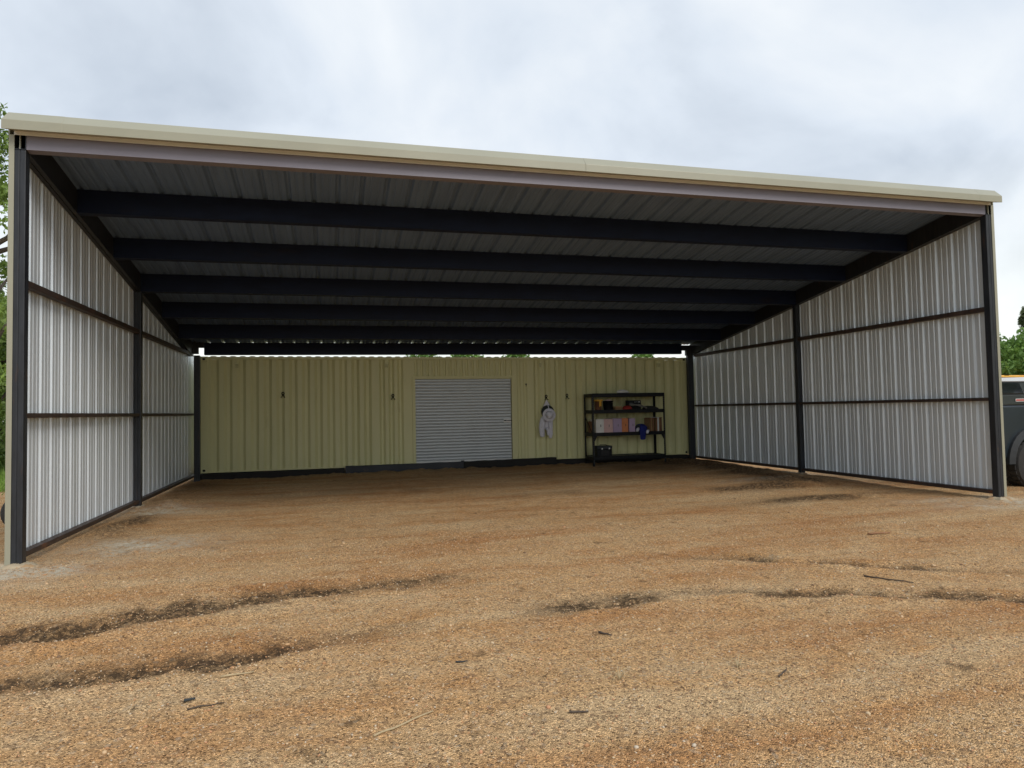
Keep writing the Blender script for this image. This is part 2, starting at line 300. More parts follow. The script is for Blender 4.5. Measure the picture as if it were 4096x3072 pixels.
def ground_fields(X, Y):
    near = np.exp(-((X-6)/30.)**2-((Y-2)/30.)**2)
    Z = ((vnoise(X,Y,1.7,1)-.5)*.030+(vnoise(X,Y,.45,2)-.5)*.016+(vnoise(X,Y,.15,3)-.5)*.012+(vnoise(X,Y,.06,4)-.5)*.006)*np.clip(near*2,0,1)
    damp = np.zeros(X.shape); pale = np.zeros(X.shape)
    for pts, w, a in RUTS:
        d, t = seg_dist(X+(vnoise(X,Y,.3,11)-.5)*.14, Y+(vnoise(X,Y,.25,12)-.5)*.16, pts)
        edge = np.clip(np.minimum(t, 1-t)*3.2, 0, 1)**.8*(.55+.75*vnoise(X,Y,.55,31))
        k = np.exp(-(d/w)**2)*edge*a
        Z -= .030*k; Z += .018*a*edge*np.exp(-((d-1.7*w)/(w*.6))**2)
        Z += k*(vnoise(X,Y,.05,13)-.45)*.04
        damp = np.maximum(damp, np.clip(k*1.8*(.05+1.25*(.6*vnoise(X,Y,.16,14)+.4*vnoise(X,Y,.06,32))), 0, .96))
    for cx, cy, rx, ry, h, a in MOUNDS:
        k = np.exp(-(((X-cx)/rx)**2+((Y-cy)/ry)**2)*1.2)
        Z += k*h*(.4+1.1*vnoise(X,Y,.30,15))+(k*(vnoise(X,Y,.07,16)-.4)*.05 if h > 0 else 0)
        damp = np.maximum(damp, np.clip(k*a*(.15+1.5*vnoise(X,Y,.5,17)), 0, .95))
    for cx, cy, rx, ry, a in PALES:
        k = np.exp(-(((X-cx)/rx)**2+((Y-cy)/ry)**2)); pale = np.maximum(pale, np.clip(k*a*(.3+1.2*vnoise(X,Y,.22,18)), 0, 1))
        Z += k*(vnoise(X,Y,.06,19)-.4)*.03
    sp = np.clip((vnoise(X,Y,.13,20)*.55+vnoise(X,Y,.05,21)*.45-.80)*9, 0, .7); damp = np.maximum(damp, sp*near)
    lush = np.clip((Y-7.8+(vnoise(X,Y,.8,22)-.5)*1.4)*1.2, 0, 1)*np.clip((-3.0-X)*1.5, 0, 1)
    lush = np.maximum(lush, np.clip((np.hypot(X-6, Y-2)-22)/6, 0, 1)*.9)
    Z -= .02*np.clip((np.hypot(X-6, Y-2)-40)/100, 0, 1)
    return Z, damp, pale, lush
def spread(a, b, step, far=600):
    core = list(np.arange(a, b+1e-6, step)); s = step; lo = []; x = a
    while x > a-far: s *= 1.25; x -= s; lo.append(x)
    s = step; hi = []; x = b
    while x < b+far: s *= 1.25; x += s; hi.append(x)
    return np.array(lo[::-1]+core+hi)
xs = spread(-2.5, 13.6, .036); ys_near = np.arange(-5.6, -1.0, .022)
ys = spread(-1.0, 9.0, .045); ys_lo = spread(-5.6, -5.6, .022); ys = np.concatenate([ys_lo[ys_lo < -5.61], ys_near, ys[ys >= -1.0+1e-6]])
GX, GY = np.meshgrid(xs, ys); GZ, gd, gp, gl = ground_fields(GX, GY)
nx, ny = len(xs), len(ys); idx = np.arange(nx*ny).reshape(ny, nx)
quads = np.stack([idx[:-1,:-1], idx[:-1,1:], idx[1:,1:], idx[1:,:-1]], -1).reshape(-1, 4)
def np_mesh(name, V, Fq):
    me = bpy.data.meshes.new(name); k = Fq.shape[1]
    me.vertices.add(len(V)); me.vertices.foreach_set('co', np.ascontiguousarray(V, dtype=np.float32).ravel())
    me.loops.add(Fq.size); me.loops.foreach_set('vertex_index', Fq.astype(np.int32).ravel())
    me.polygons.add(len(Fq)); me.polygons.foreach_set('loop_start', np.arange(0, Fq.size, k, dtype=np.int32)); me.update(calc_edges=True)
    return me
def fattr(me, name, arr):
    a = me.attributes.new(name, 'FLOAT', 'POINT'); a.data.foreach_set('value', np.ascontiguousarray(arr, dtype=np.float32).ravel())
me = np_mesh('ground', np.stack([GX, GY, GZ], -1).reshape(-1, 3), quads)
for k, a in (('damp', gd), ('pale', gp), ('lush', gl)): fattr(me, k, a)
me.polygons.foreach_set('use_smooth', [True]*len(me.polygons)); me.materials.append(M['ground'])
tag(link(bpy.data.objects.new('ground', me)), kind='structure')
def gz(x, y): return float(ground_fields(np.array([float(x)]), np.array([float(y)]))[0][0])

# loose gravel: uncountable small stones lying over the yard in front of the shed
def stones():
    n = 62000
    X = rng.uniform(-2.2, 11.0, n); Y = -5.8+6.2*rng.random(n)**1.35
    Z, dmp, pl, _ = ground_fields(X, Y)
    t = (1+5**.5)/2; ico = np.array([(-1,t,0),(1,t,0),(-1,-t,0),(1,-t,0),(0,-1,t),(0,1,t),(0,-1,-t),(0,1,-t),(t,0,-1),(t,0,1),(-t,0,-1),(-t,0,1)])/math.hypot(1,t)
    fc = np.array([(0,11,5),(0,5,1),(0,1,7),(0,7,10),(0,10,11),(1,5,9),(5,11,4),(11,10,2),(10,7,6),(7,1,8),(3,9,4),(3,4,2),(3,2,6),(3,6,8),(3,8,9),(4,9,5),(2,4,11),(6,2,10),(8,6,7),(9,8,1)])
    s = .0026+.0042*rng.random(n)**2.2; big = rng.random(n) < .015; s = np.where(big, s*2.2, s)
    sc = s[:,None]*np.stack([rng.uniform(.8,1.5,n), rng.uniform(.7,1.2,n), rng.uniform(.55,.9,n)], -1)
    a = rng.uniform(0, 6.283, n); ca, sa = np.cos(a), np.sin(a)
    V = ico[None]*sc[:,None,:]*(1+.25*(rng.random((n,12,1))-.5))
    W = np.empty_like(V); W[...,0] = V[...,0]*ca[:,None]-V[...,1]*sa[:,None]+X[:,None]; W[...,1] = V[...,0]*sa[:,None]+V[...,1]*ca[:,None]+Y[:,None]; W[...,2] = V[...,2]+(Z+s*.25)[:,None]
    me = np_mesh('loose_gravel', W.reshape(-1,3), (fc[None]+12*np.arange(n)[:,None,None]).reshape(-1,3))
    tone = rng.random(n); fattr(me, 'tone', np.repeat(tone, 12))
    m = bpy.data.materials.new('granite_chips'); m.use_nodes = True; nn, l = m.node_tree.nodes, m.node_tree.links; p = nn['Principled BSDF']; p.inputs['Roughness'].default_value = .9; p.inputs['Specular IOR Level'].default_value = .25
    at = N(nn, 'ShaderNodeAttribute', attribute_name='tone'); rp = N(nn, 'ShaderNodeValToRGB'); l.new(at.outputs['Fac'], rp.inputs[0]); l.new(rp.outputs[0], p.inputs['Base Color'])
    ce = rp.color_ramp; ce.interpolation = 'CONSTANT'; ce.elements[0].color = (.50,.31,.16,1); ce.elements[1].position = .94; ce.elements[1].color = (.52,.44,.34,1)
    for pos, c in ((.22,(.56,.39,.23)),(.46,(.40,.22,.11)),(.62,(.54,.41,.26)),(.78,(.20,.125,.075)),(.88,(.50,.27,.15))): x = ce.elements.new(pos); x.color = (*c, 1)
    me.materials.append(m); tag(link(bpy.data.objects.new('loose_gravel', me)), 'loose tan granite gravel strewn over the yard before the shed', 'gravel', kind='stuff')
stones()

# ------------------------------------------------------------------ shed
XL, XR = -.04, 12.49                  # inner faces of the side posts
CW = .105                             # post width
def ZB(x, y): return 4.21-.16*y+.0055*x       # underside of rafters and purlins
HP = .29
shed = thing('open_shed', (6.2, 4.4, 0), 'large open-front steel shed with beige eave trim, dark posts and ribbed grey walls', 'shed')
PY = [0.0, 4.33, 8.60]                # front faces of the three posts on each side
def post(side, y, z0):
    xa, xb = (XL-CW, XL) if side < 0 else (XR, XR+CW); xm = (xa+xb)/2
    if y > 8: xa, xb = ((-.018,.108) if side < 0 else (12.362,12.53)); xm = (xa+xb)/2
    zt = ZB(xm, y)-.002
    m = MB(); m.box(xa, xm-.0015, y, y+.1, z0, zt); m.box(xm+.0015, xb, y, y+.1, z0, zt); m.box(xa+.006, xb-.006, y+.006, y+.094, z0, zt-.006)
    o = m.build('post', M['steel'], shed, bevel=.007, seg=2)
    if y == 0:
        b = MB(); b.box(xa+.002, xb-.002, y-.004, y+.1, zt, zt+.004); b.build('cap_plate', M['steel'], o)
    return o
for s in (-1, 1):
    for y in PY: post(s, y, -.25)
def footing(x, y, r0, seed):
    r_ = random.Random(seed); m = MB(); rs = []
    for k, (f, h) in enumerate(((1.0,-.05),(.93,.008),(.72,.028),(.45,.036),(.12,.038))):
        rs.append([(x+r0*f*(1+.22*math.sin(2*a+seed)+.12*math.sin(5*a+2*seed)+r_.uniform(-.05,.05))*math.cos(a), y+r0*.8*f*(1+.18*math.sin(3*a+seed)+r_.uniform(-.06,.06))*math.sin(a), h+r_.uniform(-.007,.007)*(k > 0)) for a in np.linspace(0, 6.283, 29)[:-1]])
    o = m.rings(rs).build('concrete_footing', M['concrete'], shed, True)
for k, (x, y, r0) in enumerate(((-.09,.03,.19),(12.56,.02,.22),(-.09,4.38,.16),(12.55,4.38,.18))): footing(x, y, r0, k+3)
# rafters: two channels toe to toe on the post tops
def channel_path(xa, xb, open_dir, y0, y1, name, material):
    t = .006; h = HP; fl = xb-xa
    if open_dir > 0: prof = [(xa,0),(xb,0),(xb,.025),(xb-t,.025),(xb-t,t),(xa+t,t),(xa+t,h-t),(xb-t,h-t),(xb-t,h-.025),(xb,h-.025),(xb,h),(xa,h)]
    else: prof = [(xb,0),(xb,h),(xa,h),(xa,h-.025),(xa+t,h-.025),(xa+t,h-t),(xb-t,h-t),(xb-t,t),(xa+t,t),(xa+t,.025),(xa,.025),(xa,0)]
    m = MB(); xm = (xa+xb)/2
    m.loft([(x, y0, ZB(xm,y0)+z) for x, z in prof], [(x, y1, ZB(xm,y1)+z) for x, z in prof])
    return m.build(name, material, shed)
for xa, xb in ((XL-CW, XL), (XR, XR+CW)):
    xm = (xa+xb)/2
    channel_path(xa, xm-.005, 1, .0, 8.72, 'rafter', M['steel']); channel_path(xm+.005, xb, -1, .0, 8.72, 'rafter', M['steel'])
    box('splice_bar', M['trim'], shed, xm-.004, xm+.004, -.002, .02, ZB(xm,0)+.004, ZB(xm,0)+.2)
# purlins: web towards the front, flanges back
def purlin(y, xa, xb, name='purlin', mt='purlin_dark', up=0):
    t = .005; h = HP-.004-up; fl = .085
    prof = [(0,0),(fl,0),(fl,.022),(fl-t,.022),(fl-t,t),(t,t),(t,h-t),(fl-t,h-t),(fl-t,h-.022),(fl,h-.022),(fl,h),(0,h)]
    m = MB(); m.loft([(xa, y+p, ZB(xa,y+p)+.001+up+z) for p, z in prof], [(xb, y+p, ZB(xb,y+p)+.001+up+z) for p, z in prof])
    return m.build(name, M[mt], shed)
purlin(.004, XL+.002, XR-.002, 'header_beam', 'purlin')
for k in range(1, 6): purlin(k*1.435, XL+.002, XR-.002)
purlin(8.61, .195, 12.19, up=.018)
for xa, xb, zo in ((XL+.002, .078, .0), (.080, .193, .14), (12.192, 12.322, .14), (12.324, XR-.002, .0)):
    m = MB(); m.box(xa, xb, 8.615, 8.69, ZB(6,8.61)+zo, ZB(6,8.61)+HP-.01); m.build('end_block', M['steel'], shed)
# girts between posts
def girt(side, z, h, y0, y1, name='girt'):
    xa, xb = (XL-CW+.002, XL-.012) if side < 0 else (XR+.012, XR+CW-.002)
    box(name, M['girt'], shed, xa, xb, y0, y1, z-h, z, bevel=.005)
for s in (-1, 1):
    for z, h in ((.130,.055),(1.530 if s < 0 else 1.520,.050),(2.893,.066)):
        girt(s, z, h, .101, 4.329)
        girt(s, z, h, 4.431, (8.22 if s < 0 else 8.55) if z > 2 else (9.33 if s < 0 else 8.599))
# ribbed sheets
def rib_profile(s0, s1, phase, H=.032, pitch=.3048):
    pts = []
    k0 = math.floor((s0-phase)/pitch)-1
    for k in range(k0, int((s1-phase)/pitch)+3):
        c = phase+k*pitch
        pts += [(c-.036,0),(c-.014,H),(c+.014,H),(c+.036,0)]
        for o in (.102, .203): pts += [(c+o-.020,0),(c+o-.009,.007),(c+o+.009,.007),(c+o+.020,0)]
    pts = sorted(p for p in pts if s0 < p[0] < s1)
    def hh(s):
        return 0
    return [(s0,0)]+pts+[(s1,0)]
SW = .9144
def wall(side):
    xb = XL-CW-.003 if side < 0 else XR+CW+.003
    ph = .085 if side < 0 else .055
    k = 0; y = ph-.15
    edges = [0.004]+[ph-.15+SW*i for i in range(1, 11) if ph-.15+SW*i < 8.5]+[9.34 if side < 0 else 9.05]
    for k, (a, b) in enumerate(zip(edges[:-1], edges[1:])):
        pr = rib_profile(a, b+(.028 if b < 8.9 else 0), ph)
        pr = [(q, h+.0030*(k % 2)) for q, h in pr]
        m = MB(); m.sheet([[(xb+side*h, s, .095) for s, h in pr], [(xb+side*h, s, 2.0) for s, h in pr], [(xb+side*h, s, ZB(xb, s)+HP-.03) for s, h in pr]])
        o = m.build('wall_panel', [M['backer'], M['trim']], shed)
        # inner face grey, outer face beige
        md = o.modifiers.new('gauge', 'SOLIDIFY'); md.thickness = .0015; md.offset = 0; md.material_offset = 0
        me = o.data
        fx = np.mean([p.normal.x for p in me.polygons])
        md.use_rim = True
        if fx*side > 0: md.offset = -1; me.polygons.foreach_set('material_index', [1]*len(me.polygons)); md.material_offset = -1
        else: md.offset = 1; md.material_offset = 1
wall(-1); wall(1)
edges = [XL-CW-.03]+[-.15+SW*i for i in range(1, 14) if -.15+SW*i < 12.4]+[XR+CW+.03]
for k, (a, b) in enumerate(zip(edges[:-1], edges[1:])):
    pr = rib_profile(a, b+.028, 0.0)
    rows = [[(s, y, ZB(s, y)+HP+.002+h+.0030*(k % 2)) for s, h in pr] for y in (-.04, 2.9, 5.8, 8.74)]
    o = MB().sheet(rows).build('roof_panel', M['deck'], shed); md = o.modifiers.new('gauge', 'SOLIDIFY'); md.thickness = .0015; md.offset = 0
# eave trim: boxed gutter profile with mitred ends
def eave(xa, xb, name, grow=0, endl=False, endr=False):
    prof = [(-.012,4.394),(-.045-grow,4.386-grow),(-.14-grow,4.360-grow),(-.14-grow,4.452+grow),(-.05,4.560+grow),(.0,4.572+grow),(.0,4.394)]
    inset = [.055,.04,0,0,.022,.05,.055]
    ra = [(xa+(i if endl else 0), y, z+.0055*xa) for (y, z), i in zip(prof, inset)]
    rb = [(xb-(i if endr else 0), y, z+.0055*xb) for (y, z), i in zip(prof, inset)]
    return MB().loft(ra, rb).build(name, M['trim'], shed, bevel=.004, seg=2)
eave(-.203, .33, 'eave_trim', .0022, endl=True); eave(.331-.03, 6.0, 'eave_trim'); eave(6.0, 12.26, 'eave_trim', .001); eave(12.22, 12.646, 'eave_trim', .0025, endr=True)
m = MB(); m.loft([(-.14,-.012,4.352),(-.14,-.004,4.352),(-.14,-.004,4.392),(-.14,-.012,4.392)], [(12.58,-.012,4.352+.07),(12.58,-.004,4.352+.07),(12.58,-.004,4.392+.07),(12.58,-.012,4.392+.07)]).build('drip_flashing', M['flash'], shed)
# corner and rake trims
for side in (-1, 1):
    xo = XL-CW if side < 0 else XR+CW
    m = MB(); a, b = sorted((xo-side*.006, xo+side*.044)); m.box(a, b, -.006, -.003, .0, 4.355+.0055*xo)
    a, b = sorted((xo+side*.040, xo+side*.044)); m.box(a, b, -.003, .10, .0, 4.34+.0055*xo)
    m.build('corner_trim', M['trim'], shed)
    xa, xb = sorted((xo+side*.0375, xo+side*.050))
    m = MB(); m.loft([(xa,.0,ZB(xo,0)+.14),(xb,.0,ZB(xo,0)+.14),(xb,.0,ZB(xo,0)+HP+.05),(xa,.0,ZB(xo,0)+HP+.05)], [(xa,8.75,ZB(xo,8.75)+.14),(xb,8.75,ZB(xo,8.75)+.14),(xb,8.75,ZB(xo,8.75)+HP+.05),(xa,8.75,ZB(xo,8.75)+HP+.05)])
    m.build('rake_trim', M['trim'], shed)

# ------------------------------------------------------------------ shipping container
CX0, CX1, CY0, CY1, CZ0, CZ1 = .075, 12.435, 8.80, 11.24, .165, 2.818
cont = thing('shipping_container', ((CX0+CX1)/2, (CY0+CY1)/2, CZ0), 'long pale olive yellow corrugated container standing across the back of the shed', 'container')
for x0, x1 in ((CX0, CX0+.17), (CX1-.17, CX1)):
    for y0, y1 in ((CY0, CY0+.16), (CY1-.16, CY1)):
        box('corner_post', M['cont'], cont, x0, x1, y0, y1, CZ0+.12, CZ1-.118, .008)
        for z0, z1 in ((CZ0, CZ0+.118), (CZ1-.116, CZ1+.006)):
            m = MB(); m.box(x0-.003, x1+.003, y0-.004, y1+.003, z0, z1); o = m.build('corner_casting', M['cont'], cont, bevel=.012, seg=2)
            c = MB(); xm = (x0+x1)/2; zm = (z0+z1)/2
            c.rings([[(xm+.034*math.cos(t), y0-.0055, zm+.026*math.sin(t)) for t in np.linspace(0, 6.283, 13)[:-1]], [(xm+.034*math.cos(t), y0-.0045, zm+.026*math.sin(t)) for t in np.linspace(0, 6.283, 13)[:-1]]])
            if y0 == CY0: c.build('hole', M['black'], o)
def corr(x0, x1, z0, z1, phase, pitch=.2855, wide=.062, fl=.062, yo=CY0+.018, depth=.044):
    pts = [(x0, yo)]; k = math.floor((x0-phase)/pitch)
    while True:
        c = phase+k*pitch; k += 1
        if c-wide/2-fl < x0+.005: continue
        if c+wide/2+fl > x1-.005: break
        pts += [(c-wide/2-fl, yo), (c-wide/2, yo+depth), (c+wide/2, yo+depth), (c+wide/2+fl, yo)]
    pts.append((x1, yo))
    zs = np.linspace(z0, z1, 5)
    m = MB(); m.sheet([[(x, y+.004*math.sin(x*3.1+z*2.2)*(0 < j < 4), z) for x, y in pts] for j, z in enumerate(zs)])
    o = m.build('side_panel', M['cont'], cont); md = o.modifiers.new('gauge', 'SOLIDIFY'); md.thickness = .002; md.offset = 0
    return o
DX0, DX1, DZ1 = 4.885, 7.495, 2.347       # door frame outer
IX0, IX1, IZ0, IZ1 = 4.962, 7.414, .20, 2.272
corr(CX0+.17, 4.05, CZ0+.03, CZ1-.062, 1.53); corr(4.05, DX0, CZ0+.03, CZ1-.062, 4.16, pitch=.22, wide=.045, fl=.05)
corr(DX0, DX1, DZ1+.001, CZ1-.062, DX0+.10, pitch=.142, wide=.035, fl=.02, depth=.026)
corr(DX1, 7.98, CZ0+.03, CZ1-.062, 7.62, pitch=.17, wide=.04, fl=.035, depth=.026); corr(7.98, CX1-.17, CZ0+.03, CZ1-.062, 8.11)
box('back_panel', M['cont'], cont, CX0+.17, CX1-.17, CY1-.05, CY1-.03, CZ0+.05, CZ1-.05)
for x in (CX0+.03, CX1-.04): box('end_panel', M['cont'], cont, x, x+.01, CY0+.16, CY1-.16, CZ0+.05, CZ1-.05)
box('top_rail', M['cont'], cont, CX0+.175, CX1-.175, CY0+.004, CY0+.064, CZ1-.060, CZ1, .004)
box('top_rail', M['cont'], cont, CX0+.175, CX1-.175, CY1-.064, CY1-.004, CZ1-.060, CZ1, .004)
box('bottom_rail', M['cont'], cont, CX0+.175, CX1-.175, CY0+.012, CY0+.092, CZ0+.002, CZ0+.034, .004)
box('floor_frame', M['black'], cont, CX0+.1, CX1-.1, CY0+.10, CY1-.1, CZ0+.01, CZ0+.12)
# corrugated roof, crests show above the top rail
pts = []; x = CX0+.2
while x < CX1-.3: pts += [(x, 0), (x+.045, .022), (x+.125, .022), (x+.17, 0)]; x += .209
m = MB(); m.sheet([[(a, y, CZ1-.004+h) for a, h in pts] for y in (CY0+.03, CY1-.03)]); o = m.build('roof_sheet', M['cont'], cont); md = o.modifiers.new('gauge', 'SOLIDIFY'); md.thickness = .002; md.offset = 0
# small vents under the top rail
for x, z in ((.865,2.61),(4.267,2.612),(8.194,2.622),(11.588,2.619)):
    m = MB(); m.box(x-.045, x+.045, CY0-.018, CY0+.02, z-.055, z+.055); o = m.build('vent_cover', M['cont'], cont, bevel=.006)
    for q in (-.03, 0, .03): box('vent_slot', M['black'], o, x-.032, x+.032, CY0-.0195, CY0-.0182, z+q-.003, z+q+.003)
# door frame
m = MB(); m.box(DX0, IX0-.001, CY0-.012, CY0+.075, CZ0+.005, DZ1); m.box(IX1+.001, DX1, CY0-.012, CY0+.075, CZ0+.005, DZ1); m.box(IX0-.001, IX1+.001, CY0-.012, CY0+.075, IZ1+.001, DZ1)
m.build('door_frame', M['cont'], cont, bevel=.004)
door = box('roll_up_door', M['shutter'], cont, IX0+.006, IX1-.006, CY0+.060, CY0+.066, IZ0, IZ1)
NS = 27; sh = (IZ1-IZ0-.045)/NS
prof = [(.004, .0), (.004, .006), (-.008, .013), (-.011, sh*.45), (-.0095, sh-.012), (.002, sh-.006), (.004, sh)]
m = MB(); m.sheet([[(IX0+.004, CY0+.055+y, z) for y, z in prof], [((IX0+IX1)/2, CY0+.055+y, z) for y, z in prof], [(IX1-.004, CY0+.055+y, z) for y, z in prof]])
slat0 = m.build('slat', M['shutter'], door)
for k in range(NS):
    o = slat0 if k == 0 else C.objects.link(slat0.copy()) or bpy.context.scene.objects[-1]
slats = [o for o in bpy.data.objects if o.name.startswith('slat')]
for k, o in enumerate(sorted(slats, key=lambda q: q.name)): o.location.z = IZ0+.045+k*sh; o.rotation_euler.x = R(random.uniform(-.35, .35)); o.location.y = random.uniform(-.0008, .0008)
for o in slats:      # keep the tiny tilt about the slat's own edge
    a = o.rotation_euler.x; o.location.y += (CY0+.055)*(1-math.cos(a)); o.location.z -= (CY0+.055)*math.sin(a)
bb = box('bottom_bar', M['white'], door, IX0+.004, IX1-.004, CY0+.028, CY0+.058, IZ0-.004, IZ0+.040, .004)
la = box('latch', M['white'], door, 7.20, 7.40, CY0+.024, CY0+.036, 1.155, 1.255, .003)
box('bolt', M['black'], la, 7.285, 7.43, CY0+.006, CY0+.0238, 1.195, 1.215, .003); box('slot', M['black'], la, 7.215, 7.275, CY0+.0225, CY0+.0238, 1.19, 1.22)
box('pull_handle', M['black'], door, 6.08, 6.16, CY0-.004, CY0+.027, IZ0+.012, IZ0+.032, .004)
box('lock_plate', M['silver'], door, 6.92, 6.98, CY0+.022, CY0+.0275, IZ0+.012, IZ0+.036)
# skid beams under the front edge
def beam(name, x0, x1, y0, y1, z0, z1, mt, label, tilt=0):
    m = MB(); n = 14; rs = []
    for i in range(n+1):
        x = x0+(x1-x0)*i/n; w = [(random.uniform(-1,1)*.004) for _ in range(4)]; dz = tilt*(i/n-.5)
        rs.append([(x, y0+w[0], z0+dz+w[1]), (x, y1, z0+dz), (x, y1, z1+dz+w[2]), (x, y0+w[3], z1+dz+w[2])])
    o = m.rings(rs).build(name, mt, None, bevel=.006); return tag(o, label, 'beam', 'skid beams under the container')
beam('skid_beam', .02, 3.25, 8.72, 8.96, -.06, .155, M['timber'], 'black timber skid beam under the left end of the container')
beam('skid_beam', 3.27, 6.13, 8.70, 8.79, .03, .212, M['channel'], 'dark blue grey steel beam under the left half of the roll-up door')
beam('skid_beam', 6.14, 8.56, 8.69, 8.79, .035, .222, M['timber'], 'black beam end to end with the blue grey one, under the right of the door', .02)
beam('skid_beam', 8.58, 12.43, 8.76, 8.98, -.04, .158, M['timber'], 'black strip added for the shadow under the container, behind the foot of the shelving rack')  # no timber known here: dark strip stands in for shadow and bottom rail

# ------------------------------------------------------------------ wall hooks
def hook(x, z, label):
    t = thing('coat_hook', (x, CY0+.016, z-.07), label, 'hook', 'coat hooks on the container wall')
    y = CY0+.004
    ring = [(x+.026*math.cos(a), y, z+.034+.030*math.sin(a)) for a in np.linspace(0, 2*math.pi, 17)]
    MB().tube(ring, .0105, 6, cap=False).build('ring', M['black'], t, True)
    for s in (-1, 1):
        MB().tube([(x+s*.006, y, z+.008), (x+s*.016, y-.004, z-.02), (x+s*.030, y-.012, z-.05), (x+s*.038, y-.032, z-.064), (x+s*.042, y-.046, z-.052)], [.011,.010,.009,.009,.010], 6).build('prong', M['black'], t, True)
    return t
hook(1.868, 1.924, 'black double coat hook at the far left of the container wall')
hook(4.415, 1.842, 'black double coat hook just left of the roll-up door')
hook(8.346, 1.775, 'black double coat hook holding the white beekeeping suit')
hook(8.918, 1.795, 'empty black double coat hook between the suit and the shelving')
m = MB(); m.lathe([(.0,-.03),(.018,-.028),(.020,-.012),(.008,-.006),(.008,.012)], (7.806, CY0+.008, 2.126), (0,1,0), 10); m.box(7.800, 7.812, CY0-.014, CY0-.006, 2.07, 2.12)
tag(m.build('wall_knob', M['black'], None), 'small black knob on the container wall above and right of the door', 'knob')

# ------------------------------------------------------------------ beekeeping suit hanging on the hook
def blob(rs_fn, n=14, k=10): pass
suit = thing('beekeeping_suit', (8.345, 8.70, .72), 'white beekeeping suit with round hat and black veil hanging beside the roll-up door', 'suit')
def limb(name, pts, rx, ry, mt, parent, n=16, wob=.10, seed=0, cap=True):
    r = random.Random(seed); m = MB(); rs = []
    ph = [r.uniform(0, 6.28) for _ in range(3)]
    for i, (p, a, b) in enumerate(zip(pts, rx, ry)):
        ring = []
        for k in range(n):
            t = 2*math.pi*k/n; f = 1+wob*math.sin(3*t+ph[0]+i*.5)+wob*.6*math.sin(5*t+ph[1]-i*.8)+wob*.4*math.sin(i*1.7+ph[2])
            ring.append((p[0]+a*f*math.cos(t), p[1]+b*f*math.sin(t), p[2]))
        rs.append(ring)
    m.rings(rs, cap); o = m.build(name, mt, parent, True); sd = o.modifiers.new('soft', 'SUBSURF'); sd.levels = sd.render_levels = 1; return o
sx = 8.335
limb('hood', [(sx-.005,8.75,1.715),(sx,8.75,1.68),(sx-.005,8.74,1.62),(sx+.0,8.735,1.56),(sx,8.735,1.50)], [.010,.028,.062,.095,.12], [.012,.02,.03,.04,.045], M['cloth_w'], suit, seed=3, wob=.10)
m = MB()       # veil: half dome bulging to the front
rs = []
for i in range(7):
    el_ = R(90*i/6); rr = .172*math.cos(el_)
    rs.append([(sx+.012+rr*math.cos(t), 8.71-.10*math.sin(el_), 1.40+rr*math.sin(t)*1.05) for t in np.linspace(0, 2*math.pi, 25)[:-1]])
m.rings(rs); m.build('veil', M['mesh_b'], suit, True)
m = MB(); m.tube([(sx+.01,8.66,1.575),(sx+.01,8.625,1.52),(sx+.012,8.60,1.45)], .011, 6).build('veil_strap', M['cloth_w'], suit, True)
m = MB(); hc = Vector((sx+.010, 8.585, 1.325)); ax = Vector((-.08,-1,.12)).normalized()
m.lathe([(.0,.11),(.045,.108),(.075,.092),(.088,.055),(.094,.016),(.105,.006),(.165,.004),(.170,.0),(.165,-.004),(.0,-.004)], hc, ax, 28)
o = m.build('hat', M['cloth_w'], suit, True)
for v in o.data.vertices:      # soft dents in the crown
    q = v.co-hc; 
    if q.dot(ax) > .05: v.co += ax*(.022*math.sin(q.x*55)*math.cos(q.z*38+.6))
    else: v.co += ax*(.006*math.sin(math.atan2(q.z, q.x)*3+1))
m = MB(); m.lathe([(.0965,.014),(.0985,.03),(.094,.034)], hc, ax, 28).build('hat_band', M['grey_cloth'], o, True)
limb('sleeve', [(sx-.105,8.72,1.30),(sx-.125,8.71,1.18),(sx-.150,8.705,1.05),(sx-.155,8.70,.95),(sx-.150,8.705,.86),(sx-.135,8.71,.79),(sx-.145,8.715,.755)], [.06,.075,.078,.076,.074,.062,.045], [.05,.055,.055,.05,.05,.045,.035], M['cloth_w'], suit, seed=5)
limb('sleeve', [(sx+.075,8.72,1.28),(sx+.085,8.71,1.15),(sx+.082,8.705,1.02),(sx+.080,8.70,.92),(sx+.085,8.705,.83),(sx+.080,8.71,.76),(sx+.075,8.715,.715)], [.055,.062,.058,.055,.052,.045,.036], [.05,.05,.05,.045,.045,.04,.03], M['cloth_w'], suit, seed=9)
limb('jacket_body', [(sx-.015,8.745,1.34),(sx-.01,8.745,1.2),(sx,8.745,1.08),(sx+.0,8.745,.98),(sx+.0,8.75,.93)], [.10,.085,.075,.06,.05], [.03,.035,.03,.03,.02], M['cloth_w'], suit, seed=12, wob=.14)
limb('cuff_fold', [(sx-.005,8.72,1.02),(sx+.01,8.715,.93),(sx+.02,8.715,.84),(sx+.01,8.72,.79)], [.028,.036,.034,.024], [.03,.03,.03,.02], M['cloth_w'], suit, seed=15, wob=.15)

